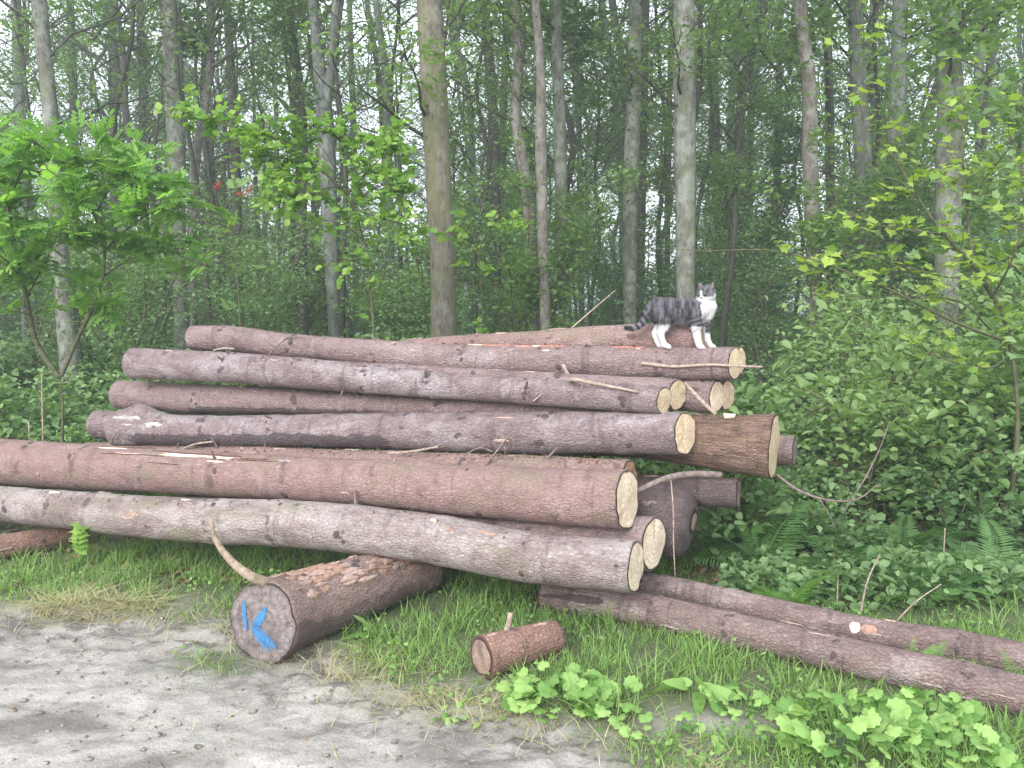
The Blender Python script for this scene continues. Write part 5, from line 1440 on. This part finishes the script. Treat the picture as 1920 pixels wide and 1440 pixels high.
# ------------------------------------------------------------------ broad-leaved weeds in front
def weed(label, u, v, n, spread, hmax, meshes, size, seed, cat='weed', name='weed', up=0.9, group=None):
    rng = np.random.default_rng(seed)
    p = np.array(ground_path([(u, v, 0.1)])[0][:3])
    root = thing(name, label, cat, p, group)
    mb = MB()
    leaves = []
    for k in range(n):
        a = rng.uniform(0, 2 * np.pi); r_ = spread * math.sqrt(rng.uniform(0, 1)); h = hmax * rng.uniform(0.35, 1.0) * (1 - 0.4 * r_ / spread)
        x, y = p[0] + r_ * math.cos(a), p[1] + r_ * math.sin(a) * 0.7
        tip = np.array([x, y, gh(x, y) + h])
        foot = np.array([p[0] + (x - p[0]) * 0.55, p[1] + (y - p[1]) * 0.55, 0]); foot[2] = gh(foot[0], foot[1]) - 0.01
        add_tube(mb, [foot, (foot + tip) / 2 + [0, 0, h * 0.15], tip], [0.0028, 0.0022, 0.0015], 4, 6, False)
        d = unit(np.array([math.cos(a) + rng.normal(0, 0.5), math.sin(a) - 0.35 + rng.normal(0, 0.5), rng.uniform(-0.1, 0.5)]))
        leaves.append((tip, d, unit([rng.normal(0, 0.5), rng.normal(0, 0.5) - 0.35, up]), size * rng.uniform(0.6, 1.2)))
    obj('stalks', mb.mesh('stalks', p), M['twig_green'] if cat == 'bush' else M['leaf_weed'], root)
    for q in leaves:
        put_leaf(meshes[rng.integers(0, 4)], root, p, *q)
    return root
weed('clump of rounded pale green leaves beside the short orange stub', 1035, 1320, 62, 0.20, 0.13, LEAF_WEED, 0.066, 401)
weed('low scatter of small round leaves in the grass right of the stub\'s clump', 1165, 1330, 24, 0.17, 0.09, LEAF_WEED, 0.055, 402)
weed('large patch of broad pale leaves in the grass before the two long thin logs', 1590, 1395, 90, 0.26, 0.17, LEAF_WEED, 0.072, 403)
weed('broad-leaved weeds touching the foot of the nearest long thin log', 1745, 1370, 34, 0.14, 0.15, LEAF_WEED, 0.070, 404)
weed('sprawling pale-leaved weeds trailing away from the large patch', 1800, 1425, 46, 0.20, 0.11, LEAF_WEED, 0.062, 405)
weed('upright long dock leaves growing by the tall grass tuft', 1300, 1300, 9, 0.05, 0.05, LEAF_DOCK, 0.14, 406, up=0.5)
weed('flat rosette of round leaves between the dock and the large patch', 1390, 1335, 20, 0.14, 0.09, LEAF_WEED, 0.055, 407)
weed('single small dock plant in the grass beside the painted stub', 705, 1200, 5, 0.03, 0.05, LEAF_DOCK, 0.12, 408, up=0.6)
weed('tiny round-leaved seedlings on the bare ground below the stub', 880, 1345, 14, 0.14, 0.03, LEAF_WEED, 0.035, 409)
weed('loose low leaves at the bare muddy patch', 1270, 1390, 20, 0.18, 0.05, LEAF_WEED, 0.042, 410)

# climbing seedling before the lowest log at the left
p0 = ground_path([(150, 1062, 0.1)])[0][:3]
sd = thing('seedling', 'thin bright seedling standing before the lowest front log', 'seedling', p0)
dd = p0[1]
mb = MB(); line = np.r_[[p0], pth([(152, 1030, dd), (150, 1005, dd), (158, 985, dd)])]
add_tube(mb, line, [0.003, 0.0025, 0.002, 0.0015], 4, 10, False); obj('stem', mb.mesh('stem', p0), M['leaf_weed'], sd)
rng = np.random.default_rng(3)
line = catmull(line, 9)
for k in range(3, 9):
    for s_ in (-1, 1):
        put_leaf(LEAF_MAPLE_G[k % 4], sd, p0, line[k], (s_, -0.4, 0.2 + rng.normal(0, 0.2)), (0, -0.6, 0.8), 0.035 + 0.006 * k)

# ------------------------------------------------------------------ ferns
def frond_mesh(name, mat, pairs=24, seed=0, tint=0.5):
    mb = MB(); rng = np.random.default_rng(seed)
    bend = rng.normal(0, 0.12)
    def mid(t): return np.array([bend * t * t, t * (1 - 0.15 * t), 0.45 * t - (0.55 + 0.2 * seed) * t * t])
    add_tube(mb, [mid(t) for t in np.linspace(0, 1, 8)], np.linspace(0.010, 0.003, 8), 4, None, False, tint=0.2)
    for k in range(pairs):
        t = 0.16 + 0.82 * k / pairs
        L = (0.30 * (1 - t) ** 0.85 * min(1.0, 0.45 + t * 2.2) + 0.015) * rng.uniform(0.85, 1.1)
        p = mid(t)
        for sd in (-1, 1):
            d = unit(np.array([sd, 0.38, -0.12 + rng.normal(0, 0.06)])); fw = unit(np.array([-sd * 0.25, 1, 0.1])); w = 0.021 * (0.6 + 0.5 * (1 - t))
            q = [p, p + d * L * 0.35 + fw * w * 0.55, p + d * L * 0.7 + fw * w * 0.35, p + d * L, p + d * L * 0.7 - fw * w * 0.35, p + d * L * 0.35 - fw * w * 0.55]
            mb.add(np.array(q), np.array([[0, 1, 4, 5], [1, 2, 3, 4]]) if False else np.array([[0, 1, 2, 5], [5, 2, 3, 4]]), tint=tint)
    me = mb.mesh(name); me.materials.append(M[mat]); return me
FROND = [frond_mesh('frond', 'leaf_fern', 24, k, t) for k, t in enumerate((0.1, 0.45, 0.85))]
FROND_B = [frond_mesh('frond', 'leaf_fern_bright', 24, k, t) for k, t in enumerate((0.2, 0.5, 0.9))]
def fern(label, x, y, n, size, seed, bright=False, group=None, lift=0.9):
    rng = np.random.default_rng(seed)
    z = gh(x, y)
    root = thing('fern', label, 'fern', (x, y, z), group)
    for k in range(n):
        a = k / n * 2 * np.pi + rng.uniform(-0.6, 0.6); e = lift * rng.uniform(0.25, 1.6)
        put_leaf((FROND_B if bright else FROND)[k % 3], root, np.array([x, y, z]), (x, y, z + 0.005), (math.cos(a), math.sin(a), e), (-math.cos(a) * e + rng.normal(0, 0.35), -math.sin(a) * e + rng.normal(0, 0.35), 1), size * rng.uniform(0.6, 1.25), 'frond')
    return root
for k, (u, d, lab, n, s_, br_) in enumerate([
    (1500, 3.95, 'bright yellow-green fern just behind the two long thin logs', 8, 0.36, True),
    (1440, 4.55, 'dark fern with tall arching fronds beside the weathered butt', 9, 0.60, False),
    (1590, 4.35, 'fern growing under the drooping brown branch', 8, 0.46, False),
    (1745, 4.05, 'feathery fern crouching by the long log with the pale scar', 9, 0.42, False),
    (1900, 4.3, 'broad fern on the bank below the maple bush', 9, 0.50, False),
    (1330, 4.75, 'shaded fern in the gap at the end of the pile', 8, 0.45, False)]):
    x = (u - 960) / FPX * d
    fern(lab, x, d, n, s_, 500 + k, br_)
for k, (u, v, d, sz, az) in enumerate([(1690, 1240, 3.18, 0.22, 0.4), (1905, 1290, 3.02, 0.20, 2.6)]):
    q = at(u, v, d); z = gh(q[0], d)
    root = thing('fern', ['small bright fern frond poking up between the two long thin logs', 'small fern sprig at the far end of the nearest long thin log'][k], 'fern', (q[0], d, z))
    for j in range(3):
        a = az + (j - 1) * 0.7
        put_leaf(FROND_B[j], root, np.array([q[0], d, z]), (q[0], d, z), (math.cos(a), 0.15 * math.sin(a) - 0.2, 1.1), (0, -1, 0.5), sz * (1.35 - 0.2 * j), 'frond')
rng = np.random.default_rng(55)
fsp = []
for k in range(400):
    y = rng.uniform(4.6, 8.5); x = rng.uniform(0.30, 0.72) * y if k % 3 else rng.uniform(-0.72, -0.46) * y
    if x < 0 and y < 6.2: continue
    if all((x - a) ** 2 + (y - b) ** 2 > 0.5 ** 2 for a, b in fsp): fsp.append((x, y))
    if len(fsp) >= 26: break
for k, (x, y) in enumerate(fsp):
    fern(('green fern ' + beside(x, y, 2.2)) if beside(x, y, 2.2) else ('green fern among the brambles of the bank' if x > 0 else 'green fern under the forked sapling\'s side of the wood'), x, y, 7, rng.uniform(0.38, 0.62), 520 + k, False, 'ferns in the undergrowth')

# ------------------------------------------------------------------ brambles on the bank and at the left
def bramble_variant(seed, h, spread, nst, mat, L=0.060, per=24):
    rng = np.random.default_rng(seed); st = MB(); P = []
    for k in range(nst):
        a = rng.uniform(0, 2 * np.pi); o = spread * rng.uniform(0.4, 1.0); hh = h * rng.uniform(0.5, 1.0)
        pts = [np.array([0, 0, -0.03])] + [np.array([math.cos(a) * o * t, math.sin(a) * o * t, hh * math.sin(min(1.0, t * 1.15) * 2.0) / 0.95]) + rng.normal(0, 0.03, 3) for t in (0.25, 0.5, 0.75, 1.0)]
        add_tube(st, pts, np.linspace(0.006, 0.002, 5), 4, 12, False)
        pts = catmull(np.array(pts), 30)
        idx = rng.integers(4, 30, per * 3)
        P.append(pts[idx] + rng.normal(0, 1, (len(idx), 3)) * [0.075, 0.075, 0.045])
    P = np.concatenate(P)
    v, f, t = leaf_cards(P, L, L * 0.7, rng, 1.0, six=True)
    sm = st.mesh('stems'); sm.materials.append(M['twig_green'])
    fm = mesh_np('foliage', v, f, {'tint': t}); fm.materials.append(M[mat])
    return sm, fm
BRAM = [bramble_variant(600, 0.55, 0.55, 12, 'leaf_bramble'), bramble_variant(601, 0.8, 0.65, 14, 'leaf_bramble', 0.068), bramble_variant(602, 0.45, 0.6, 11, 'leaf_blue', 0.055), bramble_variant(603, 1.05, 0.6, 15, 'leaf_bramble', 0.085)]
rng = np.random.default_rng(56)
bsp = []
for k in range(3000):
    if k % 4:
        y = rng.uniform(4.75, 9.8); x = rng.uniform(0.27, 0.80) * y
    else:
        y = rng.uniform(6.4, 10.5); x = rng.uniform(-0.76, 0.25) * y
    if all((x - a) ** 2 + (y - b) ** 2 > 0.50 ** 2 for a, b in bsp): bsp.append((x, y))
    if len(bsp) >= 105: break
for k, (x, y) in enumerate(bsp):
    right = x > 0.25 * y
    root = thing('bramble', ('leafy bramble ' + beside(x, y, 2.0)) if beside(x, y, 2.0) else ('tangled leafy bramble covering the bank right of the pile' if right else 'low leafy bramble between the log pile and the trees'), 'bramble', (x, y, gh(x, y)), 'brambles in the undergrowth')
    j = k % 4 if y > 5.6 else (0, 2)[k % 2]
    a = rng.uniform(0, 6.28); s_ = rng.uniform(0.8, 1.2)
    place('stems', BRAM[j][0], root, (0, 0, 0), a, s_); place('foliage', BRAM[j][1], root, (0, 0, 0), a, s_)
# light green shrubs climbing the bank
SHR = []
for k in range(3):
    sm, fm = bush_variant(640 + k, [1.5, 2.1, 2.8][k], [0.8, 0.9, 1.0][k], 6, [90, 110, 130][k], 24, [0.075, 0.065, 0.09][k], True)
    sm.materials.append(M['twig_green']); fm.materials.append(M['leaf_bank']); SHR.append((sm, fm))
rng = np.random.default_rng(58)
sp_ = []
for k in range(2000):
    y = rng.uniform(5.4, 10.5); x = rng.uniform(0.34, 0.80) * y
    if x < 0.36 * y + 0.25 + 0.10 * max(0, y - 6.5): continue
    if 0.47 < x / y < 0.63 and y < 8.6: continue
    if all((x - a) ** 2 + (y - b) ** 2 > 0.85 ** 2 for a, b in sp_): sp_.append((x, y))
    if len(sp_) >= 24: break
for k, (x, y) in enumerate(sp_):
    nb = beside(x, y, 2.0)
    root = thing('bank_shrub', ('light green shrub ' + nb) if nb else 'light green shrub rising above the brambles of the bank', 'shrub', (x, y, gh(x, y)), 'light green shrubs on the bank')
    j = 0 if y < 7.4 or x < 0.66 * y else 1
    a = rng.uniform(0, 6.28); s_ = rng.uniform(0.8, 1.15)
    place('stems', SHR[j][0], root, (0, 0, 0), a, s_); place('foliage', SHR[j][1], root, (0, 0, 0), a, s_)
# fallen leaves on the bank
rng = np.random.default_rng(57)
n = 5000
y = rng.uniform(4.3, 9, n); x = rng.uniform(-0.7, 0.75, n) * y
v, f, t = leaf_cards(np.c_[x, y, ground_h(x, y) + 0.012], 0.06, 0.04, rng, 2.5, droop=0.0)
stuff(obj('leaf_litter', mesh_np('leaf_litter', v, f, {'tint': t}), M['leaf_litter']))['label'] = 'brown fallen leaves on the wood floor'
# tall thin stems left of the pile
for k, (u, v0, v1, d) in enumerate([(72, 850, 700, 6.0), (48, 850, 790, 5.9)]):
    a, b = at(u, v0, d), at(u + 6, v1, d); a[2] = gh(a[0], d)
    mb = MB(); add_tube(mb, [a, (a + b) / 2 + [0.01, 0, 0], b], [0.008, 0.007, 0.004], 6, 10)
    tag(obj('plant_stem', mb.mesh('plant_stem', a), M['twig_pale'], None, a), ['tall pale dry stem beside the forked sapling', 'short pale broken stem beside the taller one'][k], 'stem')
for k, (px) in enumerate([[(1570, 1120, 4.0), (1572, 1060, 4.02)], [(1612, 1150, 3.9), (1630, 1080, 3.9), (1650, 1040, 3.92)], [(1680, 1165, 3.85), (1715, 1130, 3.85), (1765, 1095, 3.85)], [(1768, 1060, 4.4), (1772, 990, 4.4)]]):
    P = pth(px); P[0][2] = P[0][2] if k > 3 else gh(P[0][0], P[0][1])
    mb = MB()
    if k > 3:   # rooted in the bank
        P = np.r_[[[P[0][0] - 0.1, P[0][1] + 0.1, gh(P[0][0] - 0.1, P[0][1] + 0.1)]], P]
    add_tube(mb, P, np.linspace(0.006, 0.003, len(P)), 5, 14)
    tag(obj('plant_stem', mb.mesh('plant_stem', P[0]), M['twig_pale'], None, P[0]), 'thin bare pale stem among the ferns and brambles of the bank', 'stem', 'bare stems on the bank')

# ------------------------------------------------------------------ the cat on the topmost log
CU, CV = 1275.0, 649.0
H_ = LOGS['H']
cat_s = s_at_u(H_, CU)
cat_p, _ = surf(H_, cat_s, math.pi / 2, 0.0)
CS = FPX / (cat_p[1] * cP - (cat_p[2] - CAM_H) * sP)             # pixels per metre at the cat
def cl(u, v, y=0.0): return np.array([(u - CU) / CS, y, (CV - v) / CS])
balls = []
def chain(pts, step=0.35):
    """pts rows (u, v, y, r px) -> overlapping balls"""
    P = np.array([[*cl(u, v, y), r / CS] for u, v, y, r in pts])
    for a, b in zip(P[:-1], P[1:]):
        n = max(2, int(np.linalg.norm(a[:3] - b[:3]) / (min(a[3], b[3]) * step)))
        for t in np.linspace(0, 1, n): balls.append(a * (1 - t) + b * t)
chain([(1222, 581, 0, 17), (1232, 574, 0, 21), (1252, 577, 0, 23.5), (1275, 580, 0, 23.5), (1296, 580, 0, 23), (1312, 575, -0.003, 20), (1320, 567, -0.005, 17.5), (1321, 556, -0.005, 15.5)])   # trunk, chest, neck
chain([(1327, 572, -0.01, 12.5), (1323, 588, 0, 11)])                                            # breast
chain([(1232, 584, -0.030, 16), (1242, 598, -0.038, 12.5), (1243, 608, -0.036, 9.5), (1236, 620, -0.034, 7.2), (1239, 632, -0.034, 5.6), (1244, 643, -0.034, 5.4), (1251, 646, -0.036, 4.8)])   # hind leg near
chain([(1230, 584, 0.030, 16), (1236, 598, 0.038, 12), (1234, 610, 0.034, 8), (1227, 622, 0.032, 6.2), (1231, 636, 0.032, 5.0), (1236, 645, 0.03, 5.0), (1243, 648, 0.028, 4.4)])
chain([(1300, 586, -0.030, 15), (1301, 602, -0.036, 10.5), (1301, 617, -0.034, 8.2), (1304, 632, -0.032, 7.0), (1307, 643, -0.032, 6.4), (1312, 647, -0.036, 5.2)])     # foreleg near
chain([(1316, 590, 0.022, 13), (1321, 606, 0.030, 8.5), (1323, 620, 0.032, 6.8), (1325, 634, 0.030, 5.6), (1331, 645, 0.028, 5.2), (1336, 647, 0.026, 4.6)])
chain([(1222, 578, 0, 12), (1213, 588, 0.0, 7.5), (1205, 600, 0.0, 6.0), (1195, 609, -0.01, 5.4), (1183, 613, -0.02, 5.0), (1172, 611, -0.03, 4.2)])     # tail
HC = cl(1320, 549, -0.012); hr = 17.2 / CS
hf = unit(np.array([-0.64, -0.74, -0.10])); hs = unit(np.cross(hf, [0, 0, 1])); hu = np.cross(hs, hf)
if hs[0] < 0: hs = -hs
def hp(f, s_, u): return HC + hf * f * hr + hs * s_ * hr + hu * u * hr
for f_, s_, u_, r_ in [(0, 0, 0.05, 0.98), (0.15, 0.38, -0.12, 0.72), (0.15, -0.38, -0.12, 0.72), (0.35, 0, 0.15, 0.75), (0.62, 0.16, -0.40, 0.40), (0.62, -0.16, -0.40, 0.40), (0.80, 0, -0.28, 0.28), (0.62, 0, -0.58, 0.26), (0.66, 0, 0.0, 0.34)]:
    balls.append(np.r_[hp(f_, s_, u_), r_ * hr])
for sd in (-1, 1):                                                          # ears
    for t in np.linspace(0, 1, 9):
        w = (1 - t) * 0.36 + 0.05
        for q in (-0.5, 0, 0.5):
            balls.append(np.r_[hp(0.10 - 0.12 * t, sd * (0.62 + 0.22 * t) + q * w * 0.9, 0.60 + 0.72 * t), w * 0.40 * hr + 0.0012])
# toes
for (u, v, y) in [(1253, 647, -0.042), (1254, 648, -0.034), (1315, 648, -0.042), (1315, 648, -0.032), (1338, 648, 0.03), (1338, 648, 0.02)]:
    balls.append(np.r_[cl(u, v, y), 2.9 / CS])
th_ = np.linspace(0, np.pi, 9); ph_ = np.linspace(0, 2 * np.pi, 14, endpoint=False)
sv_ = np.array([[math.sin(a) * math.cos(b), math.sin(a) * math.sin(b), math.cos(a)] for a in th_ for b in ph_])
sf_ = np.array([[i * 14 + j, (i + 1) * 14 + j, (i + 1) * 14 + (j + 1) % 14, i * 14 + (j + 1) % 14] for i in range(8) for j in range(14)])
mb = MB()
for b in balls: mb.add(sv_ * b[3] + b[:3], sf_)
tmp_me = mb.mesh('cat_tmp'); tmp = bpy.data.objects.new('cat_tmp', tmp_me); COL.objects.link(tmp)
rm = tmp.modifiers.new('r', 'REMESH'); rm.mode = 'VOXEL'; rm.voxel_size = 0.0036
sm_ = tmp.modifiers.new('s', 'SMOOTH'); sm_.factor = 0.5; sm_.iterations = 4
bpy.context.view_layer.update()
cat_me = bpy.data.meshes.new_from_object(tmp.evaluated_get(bpy.context.evaluated_depsgraph_get()))
bpy.data.objects.remove(tmp)
cat_me.name = 'cat'
nv = len(cat_me.vertices)
co = np.zeros(nv * 3, np.float32); cat_me.vertices.foreach_get('co', co); co = co.reshape(-1, 3).astype(float)
no = np.zeros(nv * 3, np.float32); cat_me.vertices.foreach_get('normal', no); no = no.reshape(-1, 3)
PU, PV, PY = CU + co[:, 0] * CS, CV - co[:, 2] * CS, co[:, 1]
jit = (fbm(PU * 0.5, PV * 0.5 + PY * 150, 3, 3) - 0.5)
grey = np.array([0.145, 0.135, 0.15]); dark = np.array([0.028, 0.026, 0.032]); white = np.array([0.66, 0.64, 0.64]); cream = np.array([0.20, 0.155, 0.155])
bars = vnoise(PU * 0.46 + jit * 1.8 + 0.012 * (PV - 575) ** 1, PV * 0.06, 14) * 0.72 + vnoise(PU * 0.75, PV * 0.25, 15) * 0.28
colr = grey + (dark - grey) * (0.9 * sstep(0.40, 0.56, bars))[:, None]
spine = sstep(561, 553, PV) * (PU < 1300)
colr = colr + (dark * 1.3 - colr) * (0.6 * spine)[:, None]
tail = (PU < 1211) | ((PU < 1216) & (PV > 590))
rings = sstep(-0.2, 0.35, np.sin((PU * 0.75 - PV * 0.55) * 0.62))
tc_ = grey * 1.25 + (dark * 0.8 - grey * 1.25) * rings[:, None]
tc_ = np.where((PU < 1180)[:, None], dark * 0.8, tc_)
colr = np.where(tail[:, None], tc_, colr)
legbar = sstep(-0.1, 0.4, np.sin(PV * 0.75 + PU * 0.25))
onfore = (PU > 1288) & (PV > 592)
colr = np.where(onfore[:, None], grey + (dark - grey) * legbar[:, None], colr)
d = co - HC
F_, S_c, U_ = d @ hf / hr, d @ hs / hr, d @ hu / hr
head = (np.linalg.norm(d, axis=1) < hr * 1.75) & (PV < 566) & (U_ > -1.0)
fore = sstep(-0.1, 0.5, np.sin(S_c * 14)) * (U_ > 0.25)
hc_ = grey * 0.95 + (dark - grey * 0.95) * (0.75 * fore)[:, None]
hc_ = np.where(((U_ > 0.75) & (np.abs(S_c) > 0.5))[:, None], grey * 0.8 + cream * 0.25, hc_)
colr = np.where(head[:, None], hc_, colr)
j2 = jit * 5
breast = (PU > 1305 + (PV - 560) * 0.18 + j2 + np.clip(570 - PV, 0, 20) * 0.9) & (PV > 556 + j2) & (PV < 604 + j2) & ~((PU > 1316) & (PV > 600))
breast |= (PU > 1331 + j2 * 0.5) & (PV > 549 + j2) & (PV < 603)
legs = ((PV > 605 + j2) & (PU < 1262) & ~tail) | ((PV > 608 + j2) & (PU < 1319) & (PU > 1285)) | ((PV > 622 + j2) & (PU >= 1316))
face = head & ((np.linalg.norm(d, axis=1) < 1.22 * hr) | (PU > 1314)) & ((U_ < -0.22 + 0.1 * jit) | ((np.abs(S_c + 0.04) < 0.10 + 0.20 * np.clip(0.35 - U_, 0, 1)) & (U_ < 0.48) & (F_ > 0.4)))
chin = head & (F_ > 0.3) & (U_ < -0.3) & (np.linalg.norm(d, axis=1) < 1.25 * hr)
belly = (no[:, 2] < -0.75) & (PV > 596) & (PU > 1240) & (PU < 1300)
wh_ = breast | legs | face | chin
colr = np.where(wh_[:, None], white, colr)
colr = np.where((belly & ~wh_)[:, None], grey * 1.6, colr)
# pale lining of the ears
lin = head & (U_ > 0.70) & (F_ > 0.02) & (np.abs(np.abs(S_c) - 0.72) < 0.16)
colr = np.where(lin[:, None], cream, colr)
ed = np.zeros(len(cat_me.edges) * 2, np.int32); cat_me.edges.foreach_get('vertices', ed); ed = ed.reshape(-1, 2)
deg = np.bincount(ed.ravel(), minlength=nv)[:, None]
for _ in range(3):
    acc = np.zeros_like(colr); np.add.at(acc, ed[:, 0], colr[ed[:, 1]]); np.add.at(acc, ed[:, 1], colr[ed[:, 0]])
    colr = 0.5 * colr + 0.5 * acc / np.maximum(deg, 1)
ca = cat_me.attributes.new('fur', 'FLOAT_COLOR', 'POINT'); ca.data.foreach_set('color', np.c_[colr, np.ones(nv)].astype(np.float32).ravel())
cat_me.polygons.foreach_set('use_smooth', np.ones(len(cat_me.polygons), bool))
fm_, nt, out = new_mat('cat_fur')
tcn = node(nt, 'ShaderNodeTexCoord').outputs['Object']
fn = noise_n(nt, mapped(nt, tcn, (260, 260, 160)), 1.0, 3, 0.7)
fc_ = mixc(nt, math_n(nt, 'MULTIPLY', fn, 0.35), attr(nt, 'fur').outputs['Color'], mixc(nt, 0.75, attr(nt, 'fur').outputs['Color'], (0.0, 0.0, 0.0)))
pb = principled(nt, out, fc_, 0.9, bump(nt, fn, 0.5, 0.004), 0.1)
pb.inputs['Sheen Weight'].default_value = 0.15
cat_me.materials.clear(); cat_me.materials.append(fm_)
cat_root = thing('cat', 'grey tabby cat with white chest and legs standing on the topmost log', 'cat', cat_p - np.array([0, 0, 0.004]))
cat_root.rotation_euler = (0, 0, math.radians(-6))
obj('body', cat_me, None, cat_root)
hr_ = np.random.default_rng(2)
pick = hr_.integers(0, nv, 14000)
pick = pick[np.linalg.norm(co[pick] - hp(0.95, 0, -0.1), axis=1) > 0.024]
b0 = co[pick]; nn_ = unit(no[pick].astype(float)); flow = np.where((PV[pick] > 600)[:, None], [[0.1, 0, -1.0]], [[-1.0, 0, -0.35]])
dd_ = unit(nn_ * 0.55 + flow * 0.7 + hr_.normal(0, 0.25, nn_.shape)); ll_ = hr_.uniform(0.006, 0.013, len(pick))[:, None] * np.where(PV[pick] > 615, 0.5, 1.0)[:, None]
sd_ = unit(np.cross(dd_, nn_)) * 0.0011
hv_ = np.stack([b0 - sd_ - nn_ * 0.001, b0 + sd_ - nn_ * 0.001, b0 + dd_ * ll_], 1).reshape(-1, 3)
obj('fur', mesh_np('fur', hv_, np.arange(len(hv_)).reshape(-1, 3), {'fur': np.repeat(np.c_[colr[pick], np.ones(len(pick))], 3, 0)}), fm_, cat_root)
eye_m = simple_mat('cat_eye', (0.02, 0.022, 0.018), (0.10, 0.11, 0.06), 60, 0.15, 0.0001)
nose_m = simple_mat('cat_nose', (0.12, 0.06, 0.06), (0.25, 0.13, 0.12), 60, 0.5, 0.0001)
for sd in (-1, 1):
    mb = MB(); mb.add(sv_ * np.array([0.0095, 0.0095, 0.0075]), sf_); obj('eye', mb.mesh('eye'), eye_m, cat_root, hp(0.98, sd * 0.40, 0.06))
mb = MB(); mb.add(sv_ * np.array([0.0062, 0.0056, 0.0046]), sf_); obj('nose', mb.mesh('nose'), nose_m, cat_root, hp(1.09, 0, -0.26))

# ------------------------------------------------------------------ misty air of the wood
HAZE = 0.006
if HAZE:
    hv = np.array([[x, y, z] for z in (-2.0, 24.0) for y in (-8.0, 95.0) for x in (-90.0, 90.0)])
    hm = mesh_np('haze', hv, np.array([[0, 2, 3, 1], [4, 5, 7, 6], [0, 1, 5, 4], [2, 6, 7, 3], [0, 4, 6, 2], [1, 3, 7, 5]]), smooth=False)
    m, nt, out = new_mat('haze_air')
    pv = node(nt, 'ShaderNodeVolumePrincipled')
    pv.inputs['Color'].default_value = (0.84, 0.97, 0.93, 1); pv.inputs['Density'].default_value = HAZE
    pv.inputs['Anisotropy'].default_value = 0.2
    nt.links.new(pv.outputs[0], out.inputs['Volume'])
    stuff(obj('haze', hm, m))['label'] = 'thin pale mist hanging in the wood'
